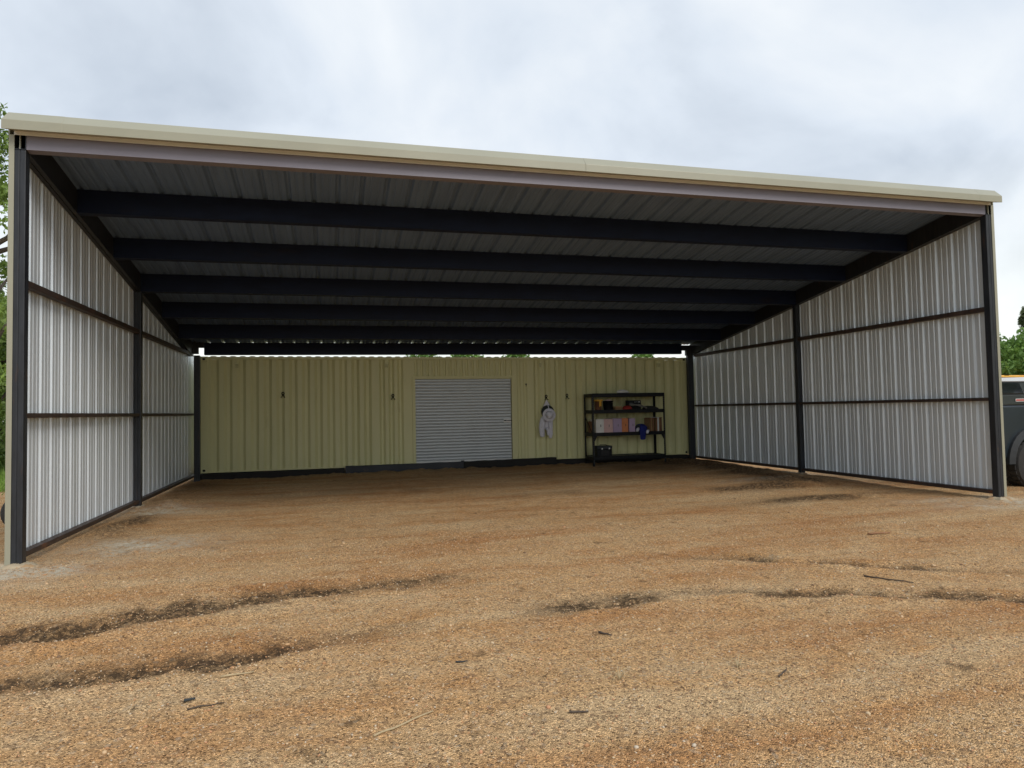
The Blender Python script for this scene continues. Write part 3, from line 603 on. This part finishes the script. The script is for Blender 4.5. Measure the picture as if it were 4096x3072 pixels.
# ------------------------------------------------------------------ shelving rack and what stands on it
SX0, SX1, SY0, SY1 = 9.345, 11.375, 8.13, 8.70
rack = thing('shelving_rack', ((SX0+SX1)/2, (SY0+SY1)/2, 0), 'black four-tier steel shelving rack against the right end of the container', 'shelf')
DZ = .02
def upright(x, y, sx_, sy_):
    m = MB(); w = .048; t = .003
    a, b = sorted((x, x+sx_*w)); m.box(a, b, y-.5*t, y+.5*t, 0.0, 1.84)
    a, b = sorted((y+sy_*(t*.5), y+sy_*w)); m.box(x-.5*t, x+.5*t, a, b, 0.0, 1.84)
    o = m.build('upright', M['black'], rack)
    h = MB(); z = .08
    while z < 1.8:
        xm = x+sx_*w*.5; h.box(xm-.006, xm+.006, y-sy_*.0025-.0008, y-sy_*.0025+.0008, z, z+.022); z += .05
    tag(h.build('keyhole_row', M['grey_cloth'], o), kind='stuff'); return o
for x, sgn in ((SX0, 1), (SX1, -1)):
    for y, sy_ in ((SY0, 1), (SY1, -1)): upright(x, y, sgn, sy_)
TIERS = [.247, .848, 1.424, 1.845]
for z in TIERS:
    m = MB()
    m.box(SX0+.004, SX1-.004, SY0-.008, SY0-.002, z-.088, z+.004); m.box(SX0+.004, SX1-.004, SY0-.002, SY0+.03, z+.001, z+.004)
    m.build('front_rail', M['black'], rack, bevel=.002)
    box('rear_rail', M['black'], rack, SX0+.004, SX1-.004, SY1+.002, SY1+.008, z-.088, z+.004)
    for x in (SX0, SX1-.012): box('side_rail', M['black'], rack, x-.006, x+.002 if x == SX0 else x+.018, SY0+.05, SY1-.05, z-.088, z)
    box('shelf_board', M['black'], rack, SX0+.008, SX1-.008, SY0+.004, SY1-.004, z-.028, z-.012)
m = MB(); m.tube([(SX0+.01, SY1-.02, 1.28), (SX0+.01, SY0+.03, .80)], .010, 6); m.build('brace', M['black'], rack)
for x, s in ((SX0+.03, 1), (SX1-.03, -1)):
    m = MB(); m.add([(x,SY0-.004,.76),(x+s*.09,SY0-.004,.76),(x,SY0-.004,.60),(x,SY0-.001,.76),(x+s*.09,SY0-.001,.76),(x,SY0-.001,.60)], [(0,1,2),(3,5,4),(0,2,5,3),(0,3,4,1),(1,4,5,2)]); m.build('gusset', M['black'], rack)
T1, T2, T3, T4 = [z-.010 for z in TIERS]
def hive(x0, x1, y0, mt, h, label, hand=True, dark=M['mesh_b']):
    t = thing('hive_box', ((x0+x1)/2, y0+.2, T2), label, 'box', 'painted hive boxes on the third shelf')
    m = MB(); m.box(x0, x1, y0, y0+.40, T2+.002, T2+.002+h); o = m.build('body', mt, t, bevel=.003)
    xm = (x0+x1)/2+.02; zm = T2+h*.52
    if hand:
        c = MB(); A = [(xm+.011*math.cos(a), y0-.0012, zm+.036*math.sin(a)) for a in np.linspace(0, 6.283, 15)[:-1]]; c.loft(A, [(x, y+.001, z) for x, y, z in A]); c.build('hand_hold', dark, t)
    l = MB(); l.box(x0+.001, x1-.001, y0-.0015, y0-.0003, T2+h-.012, T2+h-.009); l.build('seam', dark, t)
hive(9.440, 9.652, 8.125, M['white'], .358, 'white painted hive box at the left end of the pastel row')
hive(9.656, 9.900, 8.130, M['pink'], .356, 'pale pink hive box second in the pastel row', True, M['grey_cloth'])
hive(9.908, 10.150, 8.135, M['lilac'], .362, 'lilac hive box between the pink box and the orange box', True, M['grey_cloth'])
hive(10.154, 10.325, 8.132, M['orange'], .365, 'orange painted hive box fourth in the pastel row', True, M['rust_box'])
hive(10.355, 10.520, 8.128, M['lilac'], .358, 'narrow lilac hive box standing just right of the orange one', True, M['grey_cloth'])
# blue fleece draped over the shelf edge
fl = thing('blue_fleece', (10.72, 8.2, T2), 'dark blue garment with white patches draped over the front edge of the third shelf', 'garment')
limb('garment_bunch', [(10.73,8.25,T2+.005),(10.73,8.24,T2+.07),(10.73,8.25,T2+.15),(10.73,8.26,T2+.215)], [.17,.185,.16,.08], [.10,.11,.10,.06], M['blue'], fl, seed=21, wob=.08)
limb('hanging_sleeve', [(10.72,8.12,T2+.16),(10.715,8.085,T2+.05),(10.71,8.08,T2-.06),(10.705,8.085,T2-.15),(10.71,8.09,T2-.205)], [.085,.09,.085,.08,.072], [.03,.03,.028,.028,.02], M['blue'], fl, seed=22, wob=.06)
limb('white_patch', [(10.58,8.135,T2+.01),(10.585,8.115,T2+.05),(10.59,8.115,T2+.09),(10.60,8.13,T2+.12)], [.03,.042,.045,.03], [.02,.025,.025,.015], M['cloth_w'], fl, seed=23, wob=.2)
limb('white_patch', [(10.845,8.105,T2-.05),(10.85,8.095,T2-.01),(10.87,8.10,T2+.035),(10.885,8.12,T2+.06)], [.022,.036,.05,.03], [.012,.02,.02,.012], M['cloth_w'], fl, seed=24, wob=.2)
limb('garment_hood', [(10.60,8.15,T2+.10),(10.605,8.14,T2+.15),(10.62,8.15,T2+.19)], [.05,.055,.03], [.03,.035,.02], M['mesh_b'], fl, seed=25, wob=.15)
# frames
for i, (x, w, h, mt, lab) in enumerate([(10.965,.022,.335,'wood','brown wooden hive frame leftmost of the leaning frames'),(11.0,.020,.345,'card','tan hive frame second of the leaning frames'),(11.045,.030,.34,'wood','thick brown hive frame just left of the rack post'),(11.13,.036,.335,'wood','brown hive frame left of the white one'),(11.178,.040,.355,'white','white hive frame standing among the brown ones'),(11.225,.024,.34,'wood','thin brown hive frame right of the white one'),(11.262,.040,.35,'rust_box','dark brown hive frame last before the right upright')]):
    t = thing('wooden_comb', (x, 8.3, T2), lab, 'comb', 'hive frames on the third shelf')
    y0 = 8.17; m = MB(); m.box(x, x+w, y0, y0+.012, T2+.002, T2+h); m.box(x, x+w, y0+.33, y0+.342, T2+.002, T2+h); m.box(x, x+w, y0+.0125, y0+.3295, T2+.002, T2+.014)
    m.build('side_bars', M[mt], t, bevel=.002)
    box('top_bar', M[mt], t, x-.002, x+w+.002, y0-.02, y0+.36, T2+h+.0005, T2+h+.018, .002); box('foundation', M['card'], t, x+w*.35, x+w*.65, y0+.0125, y0+.3295, T2+.0145, T2+h-.0005)
# second shelf
def bucket(name, x, y, z, r0, r1, h, mt, label):
    t = thing(name, (x, y, z), label, 'bucket')
    m = MB(); m.lathe([(.0,.0),(r0,.0),(r0*1.01,.006),(r1*.985,h-.02),(r1*1.04,h-.018),(r1*1.04,h),(r1*.96,h),(r1*.95,h-.03),(r0*.94,.012),(.0,.012)], (x,y,z), (0,0,1), 26); m.build('shell', mt, t, True).data
    return t
b = bucket('brown_bucket', 9.56, 8.25, T3, .085, .105, .25, M['rust_box'], 'brown bucket with a yellow taped lid at the left of the second shelf')
m = MB(); m.lathe([(.0,.0),(.118,.0),(.122,.01),(.122,.038),(.116,.044),(.0,.044)], (9.56,8.25,T3+.235), (0,0,1), 26); lid = m.build('lid', M['yellow'], b, True)
m = MB(); m.add([(9.545,8.128,T3+.235),(9.605,8.130,T3+.235),(9.605,8.148,T3+.095),(9.585,8.150,T3+.115),(9.548,8.148,T3+.09),(9.545,8.132,T3+.235),(9.605,8.134,T3+.235),(9.605,8.152,T3+.095),(9.585,8.154,T3+.115),(9.548,8.152,T3+.09)], [(0,1,2,3,4),(9,8,7,6,5),(0,5,6,1),(1,6,7,2),(2,7,8,3),(3,8,9,4),(4,9,5,0)]); m.build('tape_tail', M['yellow'], lid)
b = bucket('black_bucket', 9.835, 8.26, T3, .118, .132, .245, M['black'], 'black bucket with a white handle grip standing beside the brown bucket')
m = MB(); m.tube([(9.835+.134*math.cos(a), 8.26-.06*math.sin(a)*1.2-.02, T3+.235-.03*math.sin(a)) for a in np.linspace(0, math.pi, 11)], .003, 5).build('bail', M['silver'], b); m = MB(); m.tube([(9.79,8.158,T3+.207),(9.90,8.158,T3+.207)], .014, 8).build('grip', M['white'], b)
limb('rag', [(9.86,8.28,T3+.21),(9.86,8.28,T3+.25),(9.865,8.28,T3+.285)], [.085,.08,.05], [.07,.06,.03], M['pink'], b, seed=33, wob=.12)
for i, (z, mt, lab) in enumerate([(0,'card','tan board at the bottom of the small stack beside the red rag'),(.034,'wood','brown board in the middle of the small stack beside the red rag'),(.066,'card','tan board on top of the small stack beside the red rag')]):
    o = box('wood_board', M[mt], None, 9.985+.004*i, 10.205-.006*i, 8.15+.01*i, 8.45, T3+.001+z, T3+.031+z, .003); tag(o, lab, 'board', 'boards stacked on the second shelf')
t = limb('red_rag', [(10.35,8.25,T3+.002),(10.35,8.24,T3+.04),(10.36,8.25,T3+.085),(10.37,8.26,T3+.115)], [.14,.145,.12,.06], [.09,.095,.07,.03], M['red'], None, seed=41, wob=.10); tag(t, 'crumpled red rag lying in the middle of the second shelf', 'rag')
rad = thing('radio', (10.63, 8.45, T3), 'black portable radio with silver knobs at the back of the second shelf', 'radio')
box('case', M['black'], rad, 10.45, 10.82, 8.36, 8.54, T3+.001, T3+.25, .012)
m = MB(); m.lathe([(.0,-.006),(.05,-.006),(.056,.0),(.056,.004)], (10.53,8.362,T3+.15), (0,1,0), 18).build('speaker_cone', M['mesh_b'], rad, True)
for x in (10.64,10.685,10.73): m = MB(); m.lathe([(.0,-.012),(.009,-.012),(.010,.002)], (x,8.358,T3+.205), (0,1,0), 10).build('knob', M['silver'], rad, True)
box('display', M['silver'], rad, 10.745, 10.79, 8.355, 8.3598, T3+.195, T3+.215)
m = MB(); rs = []
for i in range(11):
    f = i/10; x = 10.40+.43*f; zc = T3+.135-.02*f-.16*max(0, f-.45)**1.4; y = 8.19-.10*min(1, f*1.5)
    rs.append([(x+.012*math.cos(a)*0, y+.040*math.cos(a), zc+(.026+.008*math.sin(i*1.3))*math.sin(a)) for a in np.linspace(0, 6.283, 11)[:-1]])
o = m.rings(rs).build('canvas_roll', M['grey_cloth'], None, True); tag(o, 'grey canvas roll drooping over the front edge of the second shelf', 'canvas')
o = limb('dark_tarp', [(11.06,8.33,T3+.002),(11.05,8.33,T3+.04),(11.04,8.34,T3+.075),(11.02,8.35,T3+.10)], [.25,.23,.17,.08], [.15,.14,.10,.05], M['dark_cloth'], None, seed=51, wob=.08); tag(o, 'folded dark tarp at the right end of the second shelf', 'tarp')
o = limb('plastic_bag', [(10.27,8.30,T4+.012),(10.27,8.29,T4+.05),(10.26,8.30,T4+.085),(10.25,8.31,T4+.115)], [.18,.175,.13,.05], [.10,.10,.07,.03], M['white'], None, seed=61, wob=.10); tag(o, 'crumpled white bag lying on top of the shelving rack', 'bag')
o = box('dark_carton', M['wood'], None, 9.42, 9.52, 8.40, 8.62, T2+.002, T2+.30, .003); tag(o, 'dark brown carton at the back behind the white hive box', 'carton')
gen = thing('tool_case', (9.66, 8.3, T1), 'black tool case with silver clasps on the bottom shelf', 'case')
box('case_body', M['black'], gen, 9.47, 9.875, 8.16, 8.42, T1+.001, T1+.19, .012); box('case_lid', M['mesh_b'], gen, 9.465, 9.88, 8.155, 8.425, T1+.193, T1+.275, .012)
m = MB(); m.tube([(9.58,8.27,T1+.274),(9.59,8.27,T1+.30),(9.76,8.27,T1+.30),(9.77,8.27,T1+.274)], .008, 6).build('carry_handle', M['black'], gen)
for x in (9.60,9.80): box('clasp', M['silver'], gen, x-.018, x+.018, 8.149, 8.1548, T1+.185, T1+.225, .002)
box('front_panel', M['dark_cloth'], gen, 9.58, 9.80, 8.1565, 8.1595, T1+.03, T1+.16)

# ------------------------------------------------------------------ off-road vehicle parked beyond the right wall
def vehicle(loc, rz):
    root = thing('off_road_vehicle', (0,0,0), 'dark slate off-road vehicle with chunky tyres parked outside the right wall', 'car')
    WB, TR, Wd = 2.75, .40, 1.84
    def arch(cx, r, n=14): return [(cx+r*math.cos(a), .42+r*math.sin(a)) for a in np.linspace(math.pi, 0, n)]
    low = [(-.92,.55),(-.55,.50)]+[p for p in arch(0,.50) if p[1] > .50]+[(.55,.46),(WB-.55,.46)]+[p for p in arch(WB,.50) if p[1] > .47]+[(WB+.60,.50),(WB+.85,.56),(WB+.90,.80),(WB+.86,1.02),(WB+.70,1.14),(1.85,1.24),(1.78,1.40),(-.93,1.40),(-.97,1.1)]
    m = MB(); m.loft([(x, .04, z) for x, z in low], [(x, Wd-.04, z) for x, z in low]); m.build('body', M['suv'], root, bevel=.035, seg=3)
    up = [(-.93,1.403),(1.74,1.403),(1.66,1.58),(-.92,1.58)]
    m = MB(); m.loft([(x, .05+(z-1.403)*.12, z) for x, z in up], [(x, Wd-.05-(z-1.403)*.12, z) for x, z in up]); m.build('upper_panel', M['suv_up'], root, bevel=.012, seg=2)
    gh = [(-.91,1.583,.075),(1.60,1.583,.075),(1.22,1.80,.13),(-.82,1.80,.13)]
    m = MB(); m.loft([(x, y, z) for x, z, y in gh], [(x, Wd-y, z) for x, z, y in gh]); m.build('cabin', M['suv_up'], root, bevel=.015, seg=2)
    m = MB(); rf = [(-.86,1.803),(1.24,1.803),(1.12,1.855),(.2,1.88),(-.70,1.865)]
    m.loft([(x, .11+(z-1.8)*.5, z) for x, z in rf], [(x, Wd-.11-(z-1.8)*.5, z) for x, z in rf]); m.build('roof', M['suv_roof'], root, bevel=.012, seg=2)
    for side in (0, 1):
        for xa, xb, xc, xd in ((-.80,-.06,-.09,-.74),(.02,.72,.70,.04),(.80,1.52,1.20,.82)):
            def P(x, z, off):
                y = .075+(z-1.583)*(.055/.217)-off; return (x, y if side == 0 else Wd-y, z)
            a = [(xa,1.600),(xb,1.600),(xc,1.785),(xd,1.785)]
            MB().loft([P(x,z,.006) for x,z in a], [P(x,z,-.003) for x,z in a]).build('window', M['glass'], root, bevel=.012, seg=2)
        for cx in (0, WB):
            ya, yb = (-.035,.09) if side == 0 else (Wd-.09, Wd+.035)
            outer = [(cx+.60*math.cos(a), .42+.60*math.sin(a)) for a in np.linspace(math.pi*1.0, 0, 16)]; inner = [(cx+.492*math.cos(a), .42+.492*math.sin(a)) for a in np.linspace(0, math.pi, 16)]
            m = MB(); ring = outer+inner
            n = 16
            for k in range(n-1):
                o0, o1, i0, i1 = outer[k], outer[k+1], inner[n-1-k], inner[n-2-k]
                ym = ya+.03 if side == 0 else yb-.03
                if side == 0: q = [(o0[0],ya+.03,o0[1]),(o1[0],ya+.03,o1[1]),(i1[0],ya,i1[1]),(i0[0],ya,i0[1]),(o0[0],yb,o0[1]),(o1[0],yb,o1[1]),(i1[0],yb,i1[1]),(i0[0],yb,i0[1])]
                else: q = [(o0[0],yb-.03,o0[1]),(o1[0],yb-.03,o1[1]),(i1[0],yb,i1[1]),(i0[0],yb,i0[1]),(o0[0],ya,o0[1]),(o1[0],ya,o1[1]),(i1[0],ya,i1[1]),(i0[0],ya,i0[1])]
                m.add(q, [(0,1,2,3),(7,6,5,4),(0,4,5,1),(3,2,6,7)])
            m.build('wheel_flare', M['suv_flare'], root)
            yc = .13 if side == 0 else Wd-.13; s = -1 if side == 0 else 1
            w = MB(); w.lathe([(.22,-.13),(.30,-.14),(.375,-.125),(.392,-.09),(.392,.09),(.375,.125),(.30,.14),(.22,.13)], (cx,yc,TR), (0,s,0), 40)
            for k in range(26):
                a = 2*math.pi*k/26
                for off, sh_ in ((-.09,0),(.03,.5)):
                    aa = a+sh_*2*math.pi/26; da = .085
                    q = []
                    for r_ in (.388,.408):
                        for t_ in (aa-da, aa+da):
                            for y_ in (off-.05, off+.06): q.append((cx+r_*math.cos(t_), yc+s*y_, TR+r_*math.sin(t_)))
                    w.add(q, [(0,1,3,2),(4,6,7,5),(0,4,5,1),(2,3,7,6),(0,2,6,4),(1,5,7,3)])
            ty = w.build('tyre', M['rubber'], root)
            r_ = MB(); r_.lathe([(.225,.135),(.215,.12),(.205,.06),(.16,.05),(.07,.075),(.06,.10),(.0,.10)], (cx,yc,TR), (0,s,0), 28); r_.build('rim', M['suv_flare'], ty, True)
        ys_ = (-.004,.038) if side == 0 else (Wd-.038, Wd+.004)
        box('rocker_rail', M['black'], root, .62, WB-.62, ys_[0], ys_[1], .40, .47, .01)
        for x in (.55, 1.35): box('door_handle', M['black'], root, x, x+.16, ys_[0]+.015 if side == 0 else ys_[0]+.004, ys_[1]-.004 if side == 0 else ys_[1]-.015, 1.27, 1.30, .006)
        ym = -.14 if side == 0 else Wd-.06
        box('mirror', M['black'], root, 1.42, 1.52, ym, ym+.20, 1.52, 1.68, .03)
        yl = .01 if side == 0 else Wd-.09
        box('tail_lamp', M['redlamp'], root, -.965, -.90, yl+.02, yl+.10, 1.05, 1.35, .01)
        box('headlamp', M['silver'], root, WB+.84, WB+.90, yl+.08, yl+.26-.18*side, .86, 1.0, .01)
    # red and white badge on the near side
    dy = .048
    d = MB(); d.box(-.30,-.045,dy,dy+.004,1.462,1.508); dec = d.build('badge', M['white'], root)
    x = -.29
    for wd in (.022,.026,.02,.028,.024,.018,.026,.024): box('letter', M['decal_r'], dec, x, x+wd, dy-.002, dy-.0003, 1.470, 1.500); x += wd+.005
    a = [(-.035,1.485),(.012,1.53),(.059,1.485),(.012,1.44)]; MB().loft([(p,dy-.001,q) for p,q in a], [(p,dy+.004,q) for p,q in a]).build('badge', M['white'], root)
    a = [(-.022,1.485),(.012,1.517),(.046,1.485),(.012,1.453)]; MB().loft([(p,dy-.003,q) for p,q in a], [(p,dy-.0015,q) for p,q in a]).build('badge', M['decal_r'], root)
    box('front_bumper', M['black'], root, WB+.80, WB+.98, .06, Wd-.06, .52, .74, .03); box('rear_bumper', M['black'], root, -1.05, -.90, .06, Wd-.06, .55, .74, .03)
    box('windscreen', M['glass'], root, 1.58, 1.585, .2, Wd-.2, 1.5, 1.56); box('rear_window', M['glass'], root, -.925, -.915, .25, Wd-.25, 1.60, 1.78); box('underbody', M['black'], root, -.8, WB+.7, .35, Wd-.35, .36, .60)
    root.location = loc; root.rotation_euler.z = rz
    return root
VZ = 0
veh = vehicle((14.42, .92, gz(14.42, .92)-.01), R(4))
bo = thing('orange_streak_slab', (0,0,0), 'orange slab added for the orange streak along the roof of the off-road vehicle', 'board')  # slab and strap added: an orange streak on the roof made solid
m = MB(); m.loft([(-.35,.35,1.885),(-.30,1.45,1.885),(1.6,1.45,1.885),(1.9,.9,1.885),(1.6,.35,1.885)], [(-.35,.35,1.925),(-.30,1.45,1.925),(1.6,1.45,1.925),(1.9,.9,1.925),(1.6,.35,1.925)]).build('deck', M['board'], bo, bevel=.012, seg=2)
m = MB(); m.box(-.10,.02,.34,1.46,1.926,1.930).build('strap', M['black'], bo)
bo.location = veh.location; bo.rotation_euler.z = veh.rotation_euler.z
# black tyre outside the left wall
ty = thing('loose_tyre', (-1.12, 2.75, 0), 'black tyre with a grey rim standing outside the left wall', 'tyre')
c0 = (-1.04, 2.62, .235); axd = (.35, -.93, .12)
m = MB(); m.lathe([(.13,-.07),(.17,-.085),(.215,-.08),(.235,-.055),(.235,.055),(.215,.08),(.17,.085),(.13,.07)], c0, axd, 30).build('tread', M['rubber'], ty, True)
m = MB(); m.lathe([(.135,.068),(.12,.05),(.05,.035),(.04,.06),(.0,.06)], c0, axd, 24).build('rim', M['silver'], ty, True)

# ------------------------------------------------------------------ vegetation
def leaves(centres, radii, n, size, seed, flat=.75):
    r = np.random.default_rng(seed); k = len(centres); ci = r.integers(0, k, n); c = np.array(centres)[ci]; rad = np.array(radii)[ci]
    d = r.normal(size=(n,3)); d /= np.linalg.norm(d, axis=1, keepdims=True); rr = rad*(r.random(n)**.45)
    P = c+d*rr[:,None]*np.array([1,1,flat]); u = r.normal(size=(n,3)); u /= np.linalg.norm(u, axis=1, keepdims=True)
    w = np.cross(u, r.normal(size=(n,3))); w /= np.linalg.norm(w, axis=1, keepdims=True)
    s = size*(.6+.8*r.random(n))[:,None]
    V = np.stack([P-u*s, P+w*s*.45, P+u*s, P-w*s*.45], 1).reshape(-1,3)
    tone = np.clip(.18+.55*r.random(k)[ci]*.8+.35*r.random(n)*.9, 0, 1)
    return V, np.arange(4*n).reshape(-1,4), np.repeat(tone, 4)
def tree(name, label, loc, h, cr_, seed, lm, nl=9000, group=None, base=.25, size=.085, clumps=60, cat='tree'):
    r = random.Random(seed); t = thing(name, loc, label, cat, group); L = Vector(loc)
    m = MB(); tr = max(.06, h*.022); bend = Vector((r.uniform(-.06,.06), r.uniform(-.06,.06), 0))*h
    trunk = [L+Vector((0,0,-.2))+bend*0]+[L+bend*(i/6)**2+Vector((r.uniform(-.03,.03)*h*.3, r.uniform(-.03,.03)*h*.3, h*.82*i/6)) for i in range(1,7)]
    m.tube(trunk, [tr*1.25]+[tr*(1-.13*i) for i in range(1,7)], 8)
    cs, rs = [], []; z0 = h*base
    for k in range(clumps):
        z = z0+(h-z0)*r.random()**.9; f = (z-z0)/(h-z0); R_ = cr_*(math.sin(math.pi*min(.96, .14+.80*f))**.7); a = r.uniform(0, 6.283); q = R_*r.random()**.5
        p = L+Vector((q*math.cos(a), q*math.sin(a), z-.3)); cs.append(p[:]); rs.append(r.uniform(.28,.62)*cr_*.33+.12)
        if k % 4 == 0:
            s = trunk[max(1, min(5, int(f*5)+1))]; mid = (s+p)/2+Vector((0,0,-.1*cr_)); m.tube([s, mid, p], [tr*.45, tr*.28, tr*.10], 5)
    m.build('trunk', M['bark'], t, True)
    V, Fq, tone = leaves(cs, rs, nl, size, seed+1); me = np_mesh('crown', V-np.array(loc)*0, Fq); fattr(me, 'tone', tone); me.materials.append(lm)
    put(link(bpy.data.objects.new('crown', me)), t); return t
def cedar(label, loc, h, cr_, seed, group):
    r = random.Random(seed); t = thing('cedar_tree', loc, label, 'tree', group); L = Vector(loc); m = MB(); m.tube([L+Vector((0,0,-.2)), L+Vector((0,0,h*.5)), L+Vector((.05,0,h))], [.10,.06,.012], 7)
    cs, rs = [], []
    for k in range(70):
        f = r.random()**.8; z = .4+f*(h-.4); R_ = cr_*(1-f)**.8; a = r.uniform(0,6.283); s = L+Vector((0,0,z-.1)); e_ = L+Vector((R_*math.cos(a), R_*math.sin(a), z+.35*R_+.25))
        m.tube([s, e_], [.02,.005], 4)
        for q in (.45,.7,.9,1.0): p = s.lerp(e_, q); cs.append(p[:]); rs.append(.10+.12*(1-q))
    m.build('trunk', M['bark'], t, True); V, Fq, tone = leaves(cs, rs, 9000, .055, seed+1, 1.0); me = np_mesh('crown', V, Fq); fattr(me, 'tone', tone); me.materials.append(M['cedar']); put(link(bpy.data.objects.new('crown', me)), t)
GL, GR, GB = 'trees along the left of the shed', 'trees beyond the parked vehicle', 'trees behind the container'
tree('oak_tree', 'tall leafy oak rising nearest the left corner of the shed roof', (-6.0,12.2,0), 10.0, 2.7, 101, M['leaf'], 21000, GL, .12, .07, 95)
tree('oak_tree', 'broad oak further back at the left edge behind the tallest one', (-9.4,17.5,0), 6.4, 3.0, 102, M['leaf'], 20000, GL, .08, .10, 90)
tree('oak_tree', 'low bushy oak by the grass at the left edge', (-6.4,14.6,0), 4.6, 2.2, 103, M['leaf'], 15000, GL, .02, .08, 70)
tree('oak_tree', 'dark oak filling the background left of the grass', (-9.6,22.0,0), 6.4, 3.6, 104, M['leaf'], 16000, GL, .03, .11, 80)
tree('oak_tree', 'oak just outside the left edge of the view near the shed', (-8.2,10.6,0), 8.4, 2.8, 105, M['leaf'], 14000, GL, .10, .09, 80)
for i, (x, y, h, c_, lab) in enumerate([(26.6,9.6,4.1,2.0,'rounded green bush directly behind the parked vehicle roof'),(29.6,11.2,4.4,2.3,'bushy tree behind the vehicle, right of the rounded one'),(25.2,12.8,4.2,2.2,'bushy tree behind the right post, left of the rounded one'),(32.6,10.2,4.6,2.4,'bushy tree farthest right beyond the vehicle'),(29.0,14.8,4.6,2.6,'bushy tree in the back row beyond the vehicle')]):
    tree('bushy_tree', lab, (x,y,0), h, c_, 200+i*3, M['leaf2'], 13000, GR, .01, .085, 90)
for i, (x, y, h, lab) in enumerate([(19.8,-4.8,8.0,'bushy tree outside the view on the right, mirrored in the vehicle window'),(23.4,-3.2,8.2,'taller tree outside the view on the right, mirrored in the vehicle window'),(22.5,-8.5,8.6,'tree furthest outside the view on the right, mirrored in the vehicle paint')]):
    tree('bushy_tree', lab, (x,y,0), h, 2.6, 500+i*3, M['leaf2'], 7000, GR, .01, .11, 70)
cedar('thin cedar top standing tallest beside the right post', (28.3,13.2,0), 5.6, 1.0, 301, GR)
cedar('cedar top right of the tallest one at the right edge', (30.6,13.2,0), 5.15, 1.0, 304, GR)
cedar('small cedar top at the extreme right edge', (32.2,13.0,0), 5.0, .9, 307, GR)
for i, (x, y, h, c_, lab) in enumerate([(9.4,40,6.1,2.2,'tree top showing through the gap left of the shelf, above the door'),(13.0,41,6.15,2.3,'tree top seen in the gap above the right of the door'),(16.4,40,6.0,2.0,'tree top seen in the gap above the hanging suit'),(27.0,41,6.1,1.9,'tree top in the gap at the right end of the container')]):
    tree('far_tree', lab, (x,y,0), h, c_, 400+i*3, M['leaf2'], 7000, GB, .1, .12, 60)
# grass strip to the left
n = 26000; gx = rng.uniform(-12,-3.0,n); gy = rng.uniform(7.4,20,n); keep = (gy-7.8+(vnoise(gx,gy,.8,22)-.5)*1.4 > 0); gx, gy = gx[keep], gy[keep]; n = len(gx); gzv = ground_fields(gx, gy)[0]
hh = rng.uniform(.05,.22,n); a = rng.uniform(0,6.283,n); lean = rng.normal(0,.05,(n,2)); w_ = .010
B0 = np.stack([gx-w_*np.cos(a), gy-w_*np.sin(a), gzv-.01], -1); B1 = np.stack([gx+w_*np.cos(a), gy+w_*np.sin(a), gzv-.01], -1); B2 = np.stack([gx+lean[:,0], gy+lean[:,1], gzv+hh], -1)
me = np_mesh('grass', np.stack([B0,B1,B2],1).reshape(-1,3), np.arange(3*n).reshape(-1,3)); fattr(me, 'tone', np.repeat(rng.random(n),3)); me.materials.append(M['grass'])
tag(link(bpy.data.objects.new('grass', me)), 'bright green grass growing beyond the dirt on the left', 'grass', kind='stuff')

# ------------------------------------------------------------------ twigs and straw on the gravel
def twig(p, q, r0, mt, label, seed, fork=False):
    r = random.Random(seed); a = Vector((*p, gz(*p)+r0*1.2)); b = Vector((*q, gz(*q)+r0*1.2)); pts = []
    for i in range(7):
        f = i/6; v = a.lerp(b, f); v += Vector((r.uniform(-1,1), r.uniform(-1,1), 0))*(b-a).length*.018; v.z = gz(v.x, v.y)+r0*(1.0+.5*r.random()); pts.append(v)
    m = MB(); m.tube(pts, [r0*(1-.07*i) for i in range(7)], 6)
    if fork: m.tube([pts[3], pts[3]+Vector(((b-a).y*.12, -(b-a).x*.12, .01))+(b-a)*.12], [r0*.6, r0*.3], 5)
    tag(m.build('twig', M[mt], None, True), label, 'twig', 'twigs on the gravel')
twig((7.291,-3.008), (7.465,-3.321), .0075, 'twig', 'long thin dark twig on the gravel at the right', 1, True)
twig((3.10,-4.62), (3.40,-4.45), .0055, 'twig_pale', 'pale straw-coloured stick near the bottom centre', 2)
twig((4.615,-3.62), (4.66,-3.72), .008, 'twig', 'short stubby dark twig in front of the centre rut', 3)
twig((2.235,-4.10), (2.395,-4.05), .0045, 'twig', 'thin dark twig in the left foreground', 4)
twig((2.33,-3.72), (2.50,-3.68), .006, 'twig_pale', 'pale broken stick just below the lower left rut', 5)
twig((8.66,-1.58), (8.93,-1.60), .012, 'wood', 'short reddish stick far out on the right of the gravel', 6)
twig((3.62,-3.86), (3.69,-3.86), .006, 'mesh_b', 'tiny black twig left of centre on the gravel', 7)
twig((4.03,-4.66), (4.12,-4.68), .0065, 'twig', 'small dark bark stick near the bottom, right of centre', 8)
twig((2.20,-4.00), (2.25,-3.99), .009, 'mesh_b', 'black bark chip beside the thin twig in the left foreground', 9)
twig((5.25,-4.60), (5.36,-4.52), .005, 'twig', 'curved dark twig low in the right foreground', 10, True)
def tuft(x, y, label, seed):
    r = random.Random(seed); m = MB(); z = gz(x, y)
    for k in range(9):
        a = r.uniform(0,6.283); l_ = r.uniform(.04,.10); m.tube([(x,y,z), (x+l_*.4*math.cos(a), y+l_*.4*math.sin(a), z+l_*.6), (x+l_*math.cos(a), y+l_*math.sin(a), z+l_*r.uniform(.2,.7))], [.0022,.0018,.0008], 4)
    tag(m.build('dry_tuft', M['twig_pale'], None), label, 'dry grass', 'dry grass tufts on the gravel')
tuft(5.12,-4.42, 'dry grass tuft in the right foreground', 1); tuft(2.30,-3.05, 'dry grass tuft between the two left ruts', 2); tuft(4.42,-4.38, 'thin dry grass tuft left of the right foreground one', 3)
